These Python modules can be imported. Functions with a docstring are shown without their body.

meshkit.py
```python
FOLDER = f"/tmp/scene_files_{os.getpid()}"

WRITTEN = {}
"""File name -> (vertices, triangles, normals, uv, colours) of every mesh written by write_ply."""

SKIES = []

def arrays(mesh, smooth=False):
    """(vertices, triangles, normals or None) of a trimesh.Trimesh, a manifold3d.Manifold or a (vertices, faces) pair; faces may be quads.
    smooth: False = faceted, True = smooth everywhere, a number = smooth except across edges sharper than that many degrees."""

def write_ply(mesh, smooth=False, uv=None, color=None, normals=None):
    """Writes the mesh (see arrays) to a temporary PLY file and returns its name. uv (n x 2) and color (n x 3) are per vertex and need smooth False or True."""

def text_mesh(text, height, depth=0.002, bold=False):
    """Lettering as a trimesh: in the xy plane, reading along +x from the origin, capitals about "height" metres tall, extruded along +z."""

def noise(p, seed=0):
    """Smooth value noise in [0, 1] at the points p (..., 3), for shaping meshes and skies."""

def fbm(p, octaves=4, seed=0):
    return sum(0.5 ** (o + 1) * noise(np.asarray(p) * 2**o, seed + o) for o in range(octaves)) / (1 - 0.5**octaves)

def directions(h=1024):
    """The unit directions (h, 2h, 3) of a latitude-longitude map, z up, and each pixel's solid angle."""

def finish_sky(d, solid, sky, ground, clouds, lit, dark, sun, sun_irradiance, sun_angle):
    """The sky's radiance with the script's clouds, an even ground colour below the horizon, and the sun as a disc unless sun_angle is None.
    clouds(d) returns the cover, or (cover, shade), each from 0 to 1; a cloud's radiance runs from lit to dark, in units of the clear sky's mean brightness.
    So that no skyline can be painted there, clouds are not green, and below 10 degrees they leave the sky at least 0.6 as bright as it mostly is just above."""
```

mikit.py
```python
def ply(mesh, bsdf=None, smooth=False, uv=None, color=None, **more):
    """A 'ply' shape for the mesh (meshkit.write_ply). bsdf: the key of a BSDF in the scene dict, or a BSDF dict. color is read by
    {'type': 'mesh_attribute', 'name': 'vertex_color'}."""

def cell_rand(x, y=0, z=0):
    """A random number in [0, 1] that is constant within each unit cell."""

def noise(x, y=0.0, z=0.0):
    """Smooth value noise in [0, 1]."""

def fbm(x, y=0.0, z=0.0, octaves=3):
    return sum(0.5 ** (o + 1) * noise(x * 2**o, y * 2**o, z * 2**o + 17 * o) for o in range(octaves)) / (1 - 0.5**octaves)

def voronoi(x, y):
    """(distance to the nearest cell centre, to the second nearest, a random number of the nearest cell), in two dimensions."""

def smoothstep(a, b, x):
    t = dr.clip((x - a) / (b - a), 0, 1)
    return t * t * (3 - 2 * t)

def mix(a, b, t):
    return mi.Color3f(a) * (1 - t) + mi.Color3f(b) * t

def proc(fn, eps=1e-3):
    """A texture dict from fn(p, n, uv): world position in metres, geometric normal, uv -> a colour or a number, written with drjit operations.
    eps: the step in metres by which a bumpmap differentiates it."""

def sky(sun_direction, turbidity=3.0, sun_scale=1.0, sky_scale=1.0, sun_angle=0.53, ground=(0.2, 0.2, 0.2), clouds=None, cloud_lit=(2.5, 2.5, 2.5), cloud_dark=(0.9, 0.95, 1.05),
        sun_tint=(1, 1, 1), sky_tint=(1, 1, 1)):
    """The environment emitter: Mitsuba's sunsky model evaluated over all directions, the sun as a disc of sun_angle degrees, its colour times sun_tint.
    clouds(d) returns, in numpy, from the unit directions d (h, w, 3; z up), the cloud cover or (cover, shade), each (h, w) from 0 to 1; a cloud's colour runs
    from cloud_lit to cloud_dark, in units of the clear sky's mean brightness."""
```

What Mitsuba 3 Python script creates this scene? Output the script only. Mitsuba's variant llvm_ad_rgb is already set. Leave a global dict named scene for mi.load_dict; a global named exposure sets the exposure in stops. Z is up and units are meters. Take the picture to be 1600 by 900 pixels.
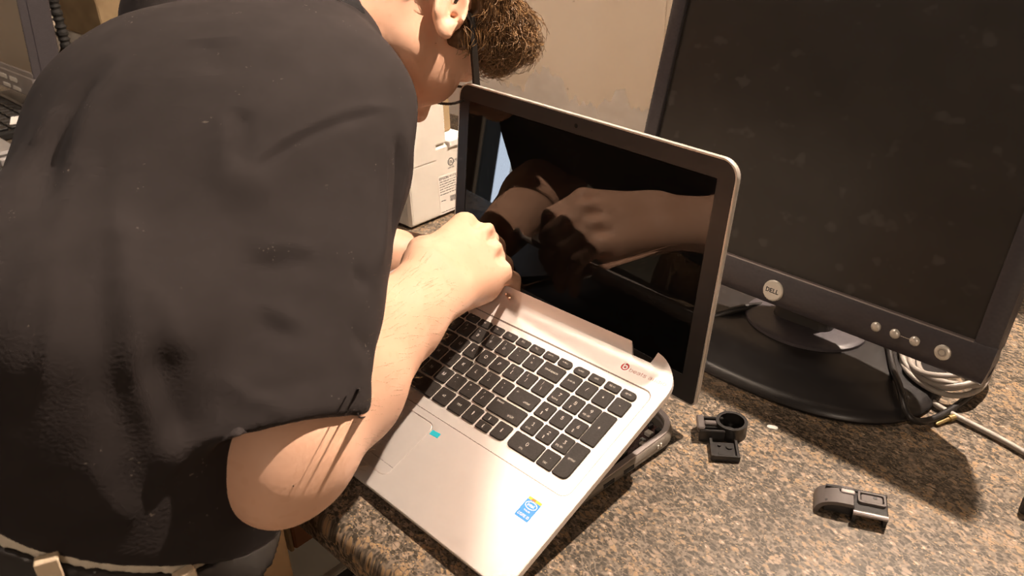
import math, random
import numpy as np, trimesh, mitsuba as mi, drjit as dr, mikit, meshkit
import manifold3d as m3
from shapely.geometry import Polygon, Point, box as sbox
from mikit import noise, fbm, voronoi, smoothstep, mix, cell_rand

T = mi.ScalarTransform4f
rng = np.random.default_rng(7)
Z0 = 1.4                                   # the camera's height; points below are metres from the camera, Z0 is added last
V = lambda *a: np.array(a, float)

# ------------------------------------------------------------------ camera, light, exposure
RW = np.array([[0.72725782, 0.68591538, -0.02482229], [0.31461404, -0.36528243, -0.87612028], [-0.61001153, 0.62935589, -0.48145311]])
FOC = 1244.98
scene, labels = {}, {}
scene['camera'] = {'type': 'thinlens', 'fov': 65.448, 'fov_axis': 'x', 'near_clip': 0.05, 'far_clip': 50.0, 'aperture_radius': 0.0011, 'focus_distance': 0.80,
                   'to_world': T().look_at(origin=[0, 0, Z0], target=[*(RW[2] + V(0, 0, Z0))], up=[*(-RW[1])])}
exposure = 0.95
KEY, CEIL, BACK, WIN = 14200.0, 31.0, 42.0, 3.0
WARM = V(1.0, 0.80, 0.635)
KEY_POS, KEY_R = V(-0.17, 1.28, 1.06), 0.018


# ------------------------------------------------------------------ helpers
def up(v):
    v = np.array(v, float); v[..., 2] += Z0
    return v


def add(key, mesh, mat, smooth=30, **more):
    """one entry; a taken name gets the next three-digit number; returns its key"""
    if key in scene:
        n = 1
        while f'{key}_{n:03d}' in scene: n += 1
        key = f'{key}_{n:03d}'
    if hasattr(mesh, 'to_mesh'):
        q = mesh.to_mesh(); mesh = (q.vert_properties[:, :3], q.tri_verts)
    if isinstance(mesh, trimesh.Trimesh): mesh = (mesh.vertices, mesh.faces)
    v, f = np.asarray(mesh[0], float), np.asarray(mesh[1], int)
    if f.shape[1] == 4: f = np.vstack([f[:, [0, 1, 2]], f[:, [0, 2, 3]]])
    scene[key] = mikit.ply(trimesh.Trimesh(up(v), f, process=False), mat, smooth, **more)
    return key


def tag(key, label=None, cat=None, group=None, kind=None):
    labels[key] = {k: x for k, x in dict(label=label, category=cat, group=group, kind=kind).items() if x}


def cat(*ms):
    vs, fs, n = [], [], 0
    for m in ms:
        if hasattr(m, 'to_mesh'):
            q = m.to_mesh(); v, f = q.vert_properties[:, :3], q.tri_verts
        elif isinstance(m, trimesh.Trimesh): v, f = m.vertices, m.faces
        else: v, f = m
        f = np.asarray(f)
        if f.shape[1] == 4: f = np.vstack([f[:, [0, 1, 2]], f[:, [0, 2, 3]]])
        vs.append(np.asarray(v, float)); fs.append(f + n); n += len(v)
    return np.vstack(vs), np.vstack(fs)


def xf(m, R=np.eye(3), o=(0, 0, 0)):
    v, f = cat(m)
    return v @ np.asarray(R).T + np.asarray(o, float), f


def rot(axis, deg):
    a = np.asarray(axis, float) / np.linalg.norm(axis); t = math.radians(deg)
    K = np.array([[0, -a[2], a[1]], [a[2], 0, -a[0]], [-a[1], a[0], 0]])
    return np.eye(3) + math.sin(t) * K + (1 - math.cos(t)) * K @ K


def cbox(lo, hi, c=0.001):
    """a box with chamfered edges"""
    lo, hi = np.minimum(lo, hi).astype(float), np.maximum(lo, hi).astype(float)
    c = min(c, 0.45 * (hi - lo).min())
    P = []
    for s in np.ndindex(2, 2, 2):
        p = np.where(s, hi, lo); d = np.where(s, -1, 1) * c
        for k in range(3):
            q = p + d; q[k] = p[k]; P.append(q)
    h = trimesh.convex.convex_hull(np.array(P))
    return h.vertices, h.faces


def rrect(w, h, r, n=5, c=(0, 0)):
    """counter-clockwise rounded rectangle; r one radius or four (bl, br, tr, tl)"""
    r = np.broadcast_to(r, 4); P = []
    for k, (sx, sy) in enumerate(((-1, -1), (1, -1), (1, 1), (-1, 1))):
        for a in np.linspace(math.pi + k * math.pi / 2, math.pi * 1.5 + k * math.pi / 2, n):
            P.append((c[0] + sx * (w / 2 - r[k]) + r[k] * math.cos(a), c[1] + sy * (h / 2 - r[k]) + r[k] * math.sin(a)))
    return np.array(P)


def loft(rings, caps=True):
    """closed rings (k, n, 3) joined in order"""
    R = np.asarray(rings, float); k, n = R.shape[:2]
    v = R.reshape(-1, 3); f = []
    j = np.arange(n); j2 = (j + 1) % n
    for i in range(k - 1):
        a, b, c, d = i * n + j, i * n + j2, (i + 1) * n + j2, (i + 1) * n + j
        f += [np.stack([a, b, c], 1), np.stack([a, c, d], 1)]
    if caps:
        v = np.vstack([v, R[0].mean(0), R[-1].mean(0)])
        f += [np.stack([j2, j, 0 * j + k * n], 1), np.stack([(k - 1) * n + j, (k - 1) * n + j2, 0 * j + k * n + 1], 1)]
    return v, np.vstack(f)


def pill(w, h, r, z0, z1, ch, c=(0, 0), n=5):
    """rounded-rectangle plate with a chamfered upper edge"""
    P = rrect(w, h, r, n, c); Q = rrect(w - 2 * ch, h - 2 * ch, np.maximum(np.asarray(r) - ch * .6, ch * .3), n, c)
    z = lambda p, h_: np.column_stack([p, np.full(len(p), h_)])
    return loft([z(P, z0), z(P, z1 - ch), z(Q, z1)])


def ext(poly, z0, z1):
    """extruded shapely polygon as a Manifold"""
    rings = [np.array(poly.exterior.coords)[:-1]] + [np.array(i.coords)[:-1] for i in poly.interiors]
    return m3.Manifold.extrude(m3.CrossSection([r for r in rings], m3.FillRule.EvenOdd), z1 - z0).translate([0, 0, z0])


def tube(path, r, n=8, caps=True):
    p = np.asarray(path, float); r = np.broadcast_to(r, len(p))
    t = np.gradient(p, axis=0); t /= np.linalg.norm(t, axis=1, keepdims=True) + 1e-12
    a = np.cross(t[0], [0, 0, 1.0] if abs(t[0][2]) < .9 else [1.0, 0, 0]); rings = []
    ang = np.arange(n) * 2 * np.pi / n
    for i in range(len(p)):
        a = a - t[i] * (a @ t[i]); a /= np.linalg.norm(a); b = np.cross(t[i], a)
        rings.append(p[i] + r[i] * (np.cos(ang)[:, None] * a + np.sin(ang)[:, None] * b))
    return loft(rings, caps)


def spline(P, n=40):
    from scipy.interpolate import CubicSpline
    P = np.asarray(P, float); s = np.r_[0, np.cumsum(np.linalg.norm(np.diff(P, axis=0), axis=1))]
    return CubicSpline(s, P)(np.linspace(0, s[-1], n))


def cyl(r, z0, z1, n=24, c=(0, 0), ch=0.0, r0=None):
    a = np.arange(n) * 2 * np.pi / n; C = np.column_stack([np.cos(a), np.sin(a)])
    z = lambda rad, h: np.column_stack([C * rad + c, np.full(n, h)])
    rings = [z(r if r0 is None else r0, z0), z(r, z1 - ch)] + ([z(r - ch, z1)] if ch else [])
    return loft(rings)


def text(s, h, depth=0.0002, bold=False, align='c'):
    m = meshkit.text_mesh(s, h, depth, bold); v = np.array(m.vertices); lo, hi = v.min(0), v.max(0)
    v[:, :2] -= ((lo + hi) / 2)[:2] if align == 'c' else (lo[0], (lo[1] + hi[1]) / 2)
    return v, np.array(m.faces)


def mat(name, base, rough=0.5, metal=0.0, spec=0.5, two=True, **more):
    b = {'type': 'principled', 'base_color': base if isinstance(base, dict) else {'type': 'rgb', 'value': list(base)}, 'roughness': rough if isinstance(rough, dict) else float(rough), 'metallic': metal, 'specular': spec, **more}
    scene[name] = {'type': 'twosided', 'bsdf': b} if two else b
    return name


def bumped(name, fn, scale, eps=5e-4):
    """wraps a material in a bump of fn (0 to 1) times scale metres"""
    inner = scene[name]['bsdf']
    scene[name] = {'type': 'twosided', 'bsdf': {'type': 'bumpmap', 'arbitrary': mikit.proc(fn, eps), 'scale': scale, 'bsdf': inner}}


# --- signed distance fields and their meshing (surface nets over the blocks near the surface)
def nrm(v): return v / np.linalg.norm(v)


def rcone(P, a, b, ra, rb):
    a, b = np.asarray(a, np.float32), np.asarray(b, np.float32); ba = b - a
    h = np.clip(((P - a) @ ba) / max(ba @ ba, 1e-12), 0, 1)
    q = P - a - h[:, None] * ba
    return np.sqrt((q * q).sum(1)) - (ra + (rb - ra) * h)


def ell(P, c, R, r):
    """ellipsoid; the columns of R are its axes"""
    q = (P - np.asarray(c, np.float32)) @ np.asarray(R, np.float32); r = np.asarray(r, np.float32)
    k0 = np.sqrt(((q / r) ** 2).sum(1)); k1 = np.sqrt(((q / r ** 2) ** 2).sum(1)) + 1e-9
    return k0 * (k0 - 1) / k1


def smin(a, b, k):
    h = np.clip(0.5 + 0.5 * (b - a) / k, 0, 1)
    return b + (a - b) * h - k * h * (1 - h)


def smax(a, b, k): return -smin(-a, -b, k)


def nets(f, lo, hi, h, reach=1.25):
    lo = np.asarray(lo, float); B = 8
    nb = np.ceil((np.asarray(hi) - lo) / (h * B)).astype(int)
    idx = np.stack(np.meshgrid(*[np.arange(n) for n in nb], indexing='ij'), -1).reshape(-1, 3)
    c = (lo + (idx + 0.5) * B * h).astype(np.float32)
    d = np.concatenate([f(x) for x in np.array_split(c, max(1, len(c) // 200000))])
    act = idx[np.abs(d) < B * h * reach]
    n = nb * B + 1
    D = np.full(n, np.nan, np.float32)
    full = np.repeat(np.repeat(np.repeat(np.sign(d).reshape(nb), B, 0), B, 1), B, 2)
    D[:-1, :-1, :-1] = full; D[-1], D[:, -1], D[:, :, -1] = 1, 1, 1
    g = np.stack(np.meshgrid(*[np.arange(B + 1)] * 3, indexing='ij'), -1).reshape(-1, 3)
    for part in np.array_split(act, max(1, len(act) // 600)):
        q = (part[:, None] * B + g[None]).reshape(-1, 3)
        D[q[:, 0], q[:, 1], q[:, 2]] = f((lo + q * h).astype(np.float32))
    S = D < 0
    cells = np.zeros(np.array(D.shape) - 1, bool)
    cnt = sum(S[i:i + cells.shape[0], j:j + cells.shape[1], k:k + cells.shape[2]].astype(np.int8) for i in (0, 1) for j in (0, 1) for k in (0, 1))
    ci = np.argwhere((cnt > 0) & (cnt < 8))
    pos, w = np.zeros((len(ci), 3)), np.zeros(len(ci))
    cor = list(np.ndindex(2, 2, 2))
    for a in cor:
        for k in range(3):
            if a[k]: continue
            b = list(a); b[k] = 1
            da = D[tuple((ci + a).T)]; db = D[tuple((ci + b).T)]
            m = (da < 0) != (db < 0); t = np.where(m, da / np.where(m, da - db, 1), 0)
            p = np.array(a, float)[None].repeat(len(ci), 0); p[:, k] = t
            pos[m] += p[m]; w[m] += 1
    vid = np.full(cells.shape, -1, np.int64); vid[tuple(ci.T)] = np.arange(len(ci))
    v = lo + (ci + pos / w[:, None]) * h
    F = []
    for k in range(3):
        o = [np.eye(3, dtype=int)[(k + 1) % 3], np.eye(3, dtype=int)[(k + 2) % 3]]
        sh = np.eye(3, dtype=int)[k]
        A = S[:S.shape[0] - sh[0], :S.shape[1] - sh[1], :S.shape[2] - sh[2]]; Bq = S[sh[0]:, sh[1]:, sh[2]:]
        e = np.argwhere(A != Bq)
        ok = np.ones(len(e), bool)
        for ax in ((k + 1) % 3, (k + 2) % 3): ok &= (e[:, ax] > 0) & (e[:, ax] < cells.shape[ax])
        e = e[ok]
        q = np.stack([vid[tuple((e - o[0] - o[1]).T)], vid[tuple((e - o[1]).T)], vid[tuple(e.T)], vid[tuple((e - o[0]).T)]], 1)
        fl = ~A[tuple(e.T)]
        q[fl] = q[fl][:, ::-1]
        F.append(q[(q >= 0).all(1)])
    F = np.vstack(F)
    return v, np.vstack([F[:, [0, 1, 2]], F[:, [0, 2, 3]]])


def ray(x, y):
    d = RW.T @ V(x - 800, y - 450, FOC)
    return d / np.linalg.norm(d)

# ------------------------------------------------------------------ materials of the setting
def granite(p, n, uv):
    x, y = p.x + 0.35 * p.z, p.y - 0.8 * p.z
    wx = x + 0.0028 * (noise(x * 150, y * 150, 3) - 0.5); wy = y + 0.0028 * (noise(x * 150, y * 150, 9) - 0.5)
    a1, a2, c = voronoi(wx * 190 + wy * 60, wy * 300)
    b1, b2, e = voronoi(wx * 420 + 5, wy * 520 + 11)
    big = fbm(x * 26, y * 36, 1, 3)
    fine = fbm(x * 420, y * 480, 4, 2)
    col = mix((.105, .085, .065), (.215, .175, .138), smoothstep(.25, .75, fine))
    k = c + 0.9 * (big - 0.5)
    soft = smoothstep(0.0, 0.34, a2 - a1)
    col = mix(col, (.048, .040, .030), smoothstep(.40, .20, k) * soft * .85)
    col = mix(col, (.34, .225, .125), smoothstep(.58, .82, k) * soft * .85)
    col = mix(col, (.30, .235, .185), smoothstep(.84, .93, c) * soft * .85)
    col = mix(col, (.040, .034, .026), smoothstep(.72, .86, e) * smoothstep(.6, .15, b1) * .8)
    col = mix(col, (.44, .30, .16), smoothstep(.16, .06, e) * smoothstep(.5, .15, b1) * .7)
    col = mix(col, (.55, .46, .38), smoothstep(.965, .975, c) * smoothstep(.30, .15, a1) * .7)
    return col * (.66 + .30 * fbm(x * 9, y * 12, 2, 2))


def paint(p, n, uv):
    v = fbm(p.x * 6, p.y * 6, p.z * 6, 3)
    s = smoothstep(.86, .90, noise(p.x * 150, p.z * 140, 5)) * smoothstep(.78, .82, noise(p.x * 17, p.z * 18, 4))
    return mix(mix((.84, .735, .61), (.89, .785, .66), v), (.45, .37, .28), s * .5)


mat('mat_granite', mikit.proc(granite), 0.36, spec=0.35)
mat('mat_wall', mikit.proc(paint), 0.75, spec=0.2)
bumped('mat_wall', lambda p, n, uv: fbm(p.x * 220, p.y * 220, p.z * 220, 2), 0.0003)
mat('mat_ceiling', (.34, .32, .29), 0.9, spec=0.1)
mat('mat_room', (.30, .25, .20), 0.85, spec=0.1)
mat('mat_torn', mikit.proc(lambda p, n, uv: mix((.76, .70, .64), (.85, .80, .75), fbm(p.x * 45, p.z * 60, 2, 3))), 0.9, spec=0.1)
mat('mat_floor', mikit.proc(lambda p, n, uv: mix((.28, .27, .23), (.36, .35, .30), fbm(p.x * 30, p.y * 30, 0, 3))), 0.5)
mat('mat_darkwood', (.075, .045, .028), 0.45)
mat('mat_black', (.016, .015, .015), 0.45)
mat('mat_blackgloss', (.012, .012, .012), 0.22)
mat('mat_rubber', (.02, .019, .018), 0.7)
mat('mat_white', (.74, .72, .69), 0.45)
mat('mat_paper', (.78, .76, .73), 0.85, spec=0.2)
mat('mat_ink', (.05, .05, .055), 0.8, spec=0.1)
mat('mat_jamb', (.20, .27, .36), 0.6)
mat('mat_brass', (.62, .48, .24), 0.3, metal=0.9)
mat('mat_steel', (.55, .54, .52), 0.3, metal=0.9)

# ------------------------------------------------------------------ the room
XL, XR, YF, YB, YR, ZF, ZC, ZT = -3.0, 1.7, -2.5, 1.14, 3.0, -1.4, 1.15, -0.5; ZW = .30      # the painted wall is a partition that ends at ZW; the room goes on behind it
def struct(name, mesh, m, label=None):
    tag(add(name, mesh, m, False), label, kind='structure')
struct('floor', cbox((XL, YF, ZF - .05), (XR, YR, ZF), 0), 'mat_floor', 'grey floor below the counter')
struct('ceiling', cbox((XL, YF, ZC), (XR, YR, ZC + .05), 0), 'mat_ceiling', 'pale ceiling above the workshop')
struct('wall_back', cbox((XL, YB, ZF), (XR, YB + .08, ZW), 0), 'mat_wall', 'beige painted partition wall behind the laptop with torn paint along the counter')
struct('wall_left', cat(cbox((XL - .1, YF, ZF), (XL, -1.27, ZC), 0), cbox((XL - .1, -1.03, ZF), (XL, YR, ZC), 0), cbox((XL - .1, -1.27, ZF), (XL, -1.03, -1.15), 0), cbox((XL - .1, -1.27, .75), (XL, -1.03, ZC), 0)), 'mat_wall', 'beige wall on the far left')
struct('wall_right', cbox((XR, YF, ZF), (XR + .1, YR, ZC), 0), 'mat_room', 'beige wall on the right')
struct('wall_rear', cbox((XL - .1, YR, ZF), (XR + .1, YR + .1, ZC), 0), 'mat_room', 'room wall far behind the partition')
struct('wall_front', cbox((XL - .1, YF - .1, ZF), (XR + .1, YF, ZC), 0), 'mat_room', 'beige wall behind the viewer')
# the butt joint of the wall panels, a thin raised tape line
struct('trim_1', cbox((-.745, YB - .0012, -.41), (-.7415, YB, ZW), 0.0004), 'mat_wall', 'thin vertical seam in the beige wall')

# torn paper strips where a splash board was pulled off the wall
def torn(x0, x1, h, seed, base=-.52):
    r = np.random.default_rng(seed); n = 150; xs = np.linspace(x0, x1, n); s = (xs - x0) / (x1 - x0)
    top = base + (h - base) * np.clip(np.sin(np.pi * s), 0, 1) ** .33 + .020 * (meshkit.fbm(np.column_stack([xs * 60, xs * 0, xs * 0 + seed]), 4, seed) - .5) * 2 + .005 * (meshkit.noise(np.column_stack([xs * 420, xs * 0, xs * 0 + seed]), seed) - .5)
    edge = np.r_[np.column_stack([xs, top]), [[x1, base], [x0, base]]]
    P = Polygon(edge).buffer(0)
    if P.geom_type != 'Polygon': P = max(P.geoms, key=lambda g: g.area)
    m = ext(P, 0, .0003 + .0003 * (seed % 3))
    v, f = cat(m)
    return np.column_stack([v[:, 0], YB - v[:, 2], v[:, 1]]), f[:, ::-1]
for i, (x0, x1, h) in enumerate(((-1.36, -1.02, -.385), (-1.07, -.93, -.362), (-.965, -.845, -.405), (-.90, -.745, -.385), (-.80, -.685, -.395), (-.70, -.40, -.40), (-.42, .1, -.39))):
    add('wall_back__torn_patch', torn(x0, x1, h, i + 3), 'mat_torn', False)

# a narrow daylit window and a dark door on the left wall (seen mirrored in the laptop's screen)
struct('window_1', cbox((XL - .07, -1.26, -1.14), (XL - .06, -1.04, .74), 0), 'mat_jamb', 'narrow tall daylit window')
scene['window_1']['emitter'] = {'type': 'area', 'radiance': {'type': 'rgb', 'value': [1.05 * WIN, 1.2 * WIN, 1.42 * WIN]}}
add('window_1__jamb', cbox((XL - .058, -1.115, -1.14), (XL + .02, -1.03, .74)), 'mat_jamb')
struct('door_1', cbox((XL, -.98, ZF), (XL + .045, -.10, .65), .004), 'mat_darkwood', 'dark brown door in the left wall')
add('door_1__panel', cbox((XL + .045, -.88, -1.2), (XL + .052, -.2, -.45)), 'mat_darkwood'); add('door_1__panel', cbox((XL + .045, -.88, -.35), (XL + .052, -.2, .5)), 'mat_darkwood')
add('door_1__knob', xf(trimesh.creation.icosphere(2, .028), o=(XL + .09, -.9, -.42)), 'mat_brass', True)

# ------------------------------------------------------------------ the lamps
mat('mat_lamp_body', (.5, .5, .48), 0.5)
def emit(key, L): scene[key]['emitter'] = {'type': 'area', 'radiance': {'type': 'rgb', 'value': [float(x) for x in L]}}
k = 'task_lamp'; tag(k, 'small bright downlight hanging from the ceiling behind the monitor', 'lamp')
m = cyl(KEY_R, 0, .002, 20); e = add(k + '__bulb', xf((m[0], m[1]), o=KEY_POS), 'mat_lamp_body'); emit(e, KEY * WARM)
add(k + '__shade', xf(loft([np.column_stack([np.cos(np.arange(20) * np.pi / 10) * r, np.sin(np.arange(20) * np.pi / 10) * r, np.full(20, z)]) for r, z in ((.062, 0), (.06, .03), (.03, .055), (.033, .058), (.064, .031), (.066, 0))], False), o=KEY_POS), 'mat_lamp_body')
add(k + '__stem', tube([KEY_POS + (0, 0, .056), KEY_POS + (0, 0, .07), V(KEY_POS[0], KEY_POS[1], ZC - .001)], .008), 'mat_lamp_body')
def ceiling_light(x, y, w, d, L, label):
    global k
    k = 'ceiling_light' if 'ceiling_light__frame' not in scene else 'ceiling_light_001'
    tag(k, label, 'ceiling light')
    add(k + '__frame', ext(sbox(x - w / 2 - .02, y - d / 2 - .02, x + w / 2 + .02, y + d / 2 + .02).difference(sbox(x - w / 2, y - d / 2, x + w / 2, y + d / 2)), ZC - .03, ZC), 'mat_lamp_body', False)
    emit(add(k + '__diffuser', cbox((x - w / 2, y - d / 2, ZC - .02), (x + w / 2, y + d / 2, ZC - .012), 0), 'mat_white', False), L * WARM)
ceiling_light(-1.12, .40, .24, .24, CEIL, 'square ceiling light above the person')
ceiling_light(1.20, -1.70, .35, .35, BACK, 'square ceiling light behind the viewer')

# ------------------------------------------------------------------ the counter and what is under it
R = .016; a = np.linspace(0, np.pi / 2, 7)
yz = [(YB, ZT - .04), (.243 + .012, ZT - .04)] + [(.243 + .012 - .012 * math.sin(t), ZT - .04 + .012 - .012 * math.cos(t)) for t in a[1:]] + [(.243 + R - R * math.cos(t), ZT - R + R * math.sin(t)) for t in a] + [(YB, ZT)]
ring = lambda x: np.array([(x, *q) for q in yz])
tag(add('countertop', loft([ring(XL), ring(XR)])[0:2], 'mat_granite', 40), 'brown speckled granite-look countertop with a rounded front edge', 'countertop')
mat('mat_beam', mikit.proc(lambda p, n, uv: mix((.24, .085, .03), (.33, .13, .05), fbm(p.x * 90, p.y * 7, p.z * 120, 3))), 0.5)
mat('mat_beam_end', (.40, .27, .14), 0.6)
k = 'support_beam'; tag(k, 'reddish brown wooden beam under the counter edge with a dark screw hole', 'beam')
add(k + '__board', cbox((-.603, .262, -.618), (-.5695, YB, -.54), .002), 'mat_beam')
add(k + '__front_strip', cbox((-.606, .2575, -.620), (-.572, .262, -.541), .001), 'mat_beam_end')
add(k + '__screw_hole', xf(cyl(.0058, 0, .0012, 14), rot((0, 1, 0), 90), (-.5695, .293, -.594)), 'mat_black')
mat('mat_appliance', (.62, .63, .63), 0.45)
k = 'storage_cabinet'; tag(k, 'pale grey cabinet with a black recessed strip standing under the counter', 'cabinet')
add(k + '__body', cbox((-1.25, .283, ZF + .02), (-.704, .98, -.728), .006), 'mat_appliance')
add(k + '__upper_panel', cbox((-.704, .283, -.828), (-.698, .98, -.7285), .003), 'mat_appliance')
add(k + '__upper_rail', cbox((-.704, .283, -.835), (-.690, .98, -.8285), .002), 'mat_white')
add(k + '__dark_strip', cbox((-.704, .283, -.867), (-.701, .98, -.8355), .001), 'mat_black')
add(k + '__lower_rail', cbox((-.704, .283, -.8745), (-.692, .98, -.8675), .002), 'mat_white')
add(k + '__lower_panel', cbox((-.704, .283, ZF + .03), (-.700, .98, -.905), .002), 'mat_appliance')

# ------------------------------------------------------------------ the laptop: opened base, screen lid
RD, OD = np.array([[0.999631, 0.018685, -0.019725], [-0.024208, 0.942113, -0.334421], [0.012334, 0.334775, 0.942217]]), V(-0.658835, 0.469771, -0.430102)
RL, OL = np.array([[0.99457, 0.012494, -0.103321], [-0.104074, 0.119402, -0.987376], [0.0, 0.992767, 0.120054]]), V(-0.659368, 0.618553, -0.250034)
MM = 1e-3
mat('mat_silver', (.85, .795, .755), 0.41, metal=0.58, spec=0.5)
mat('mat_rim', (.80, .74, .68), 0.32, metal=0.6)
mat('mat_bezel', (.030, .027, .026), 0.42)
scene['mat_screen'] = {'type': 'twosided', 'bsdf': {'type': 'plastic', 'int_ior': 1.62, 'diffuse_reflectance': {'type': 'rgb', 'value': [.004, .004, .004]}}}
mat('mat_base_side', (.20, .18, .155), 0.42, metal=0.3)
mat('mat_base_rim', (.34, .30, .29), 0.38, metal=0.4)
mat('mat_board', mikit.proc(lambda p, n, uv: mix((.035, .012, .010), (.085, .035, .028), noise(p.x * 700, p.y * 700, 2))), 0.5)
mat('mat_drive', (.115, .12, .10), 0.4, metal=0.4)
mat('mat_label_white', mikit.proc(lambda p, n, uv: mix((.55, .52, .48), (.80, .77, .73), noise(p.x * 600, p.y * 600, p.z * 300))), 0.6)

tag('laptop', 'open laptop with its keyboard cover lifted off and a glossy black screen', 'laptop')
LX = lambda m: xf((cat(m)[0] * MM, cat(m)[1]), RL, OL)
outer = rrect(383.2, 241, (7, 7, 17, 17), 9, (172.1, -101.5))
def ringz(P, z): return np.column_stack([P, np.full(len(P), z)])
inset = lambda d, r=(7, 7, 17, 17): rrect(383.2 - 2 * d, 241 - 2 * d, np.maximum(np.array(r) - d, 1), 9, (172.1, -101.5))
add('laptop__lid', LX(loft([ringz(inset(5), -7.6), ringz(inset(1.2), -6.8), ringz(inset(0), -4.6), ringz(inset(0), -1.5), ringz(inset(.5), -.4), ringz(inset(1.4), -.1), ringz(inset(2.0), -.3), ringz(inset(2.4), -1.6)])), 'mat_rim', 40)
bez = Polygon(inset(2.1)).difference(sbox(0, -193.5, 344.2, 0))
add('laptop__lid__bezel', LX(cat(ext(bez, -2.2, -.35), ext(Polygon(inset(2.6)).difference(sbox(0, -193.5, 344.2, 0)), -.36, -.1))), 'mat_bezel', False)
add('laptop__lid__screen', LX(cbox((-.4, -193.9, -2.1), (344.6, .4, -.75), 0)), 'mat_screen', False)
add('laptop__lid__webcam', LX(xf(cyl(2.3, -.12, .06, 18, ch=.1), o=(172.1, 8.2, 0))), 'mat_blackgloss')
add('laptop__lid__microphone_hole', LX(xf(cyl(.6, -.12, .02, 10), o=(150, 8.2, 0))), 'mat_black'); add('laptop__lid__microphone_hole', LX(xf(cyl(.6, -.12, .02, 10), o=(194, 8.2, 0))), 'mat_black')
for x in (28, 316):
    add('laptop__lid__hinge_tongue', LX(cat(cbox((x - 11, -234, -5.5), (x + 11, -219, -2.5), .8), xf(cyl(3.6, -11, 11, 16), rot((0, 1, 0), 90), (x, -234, -4)))), 'mat_steel', 40)

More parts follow.
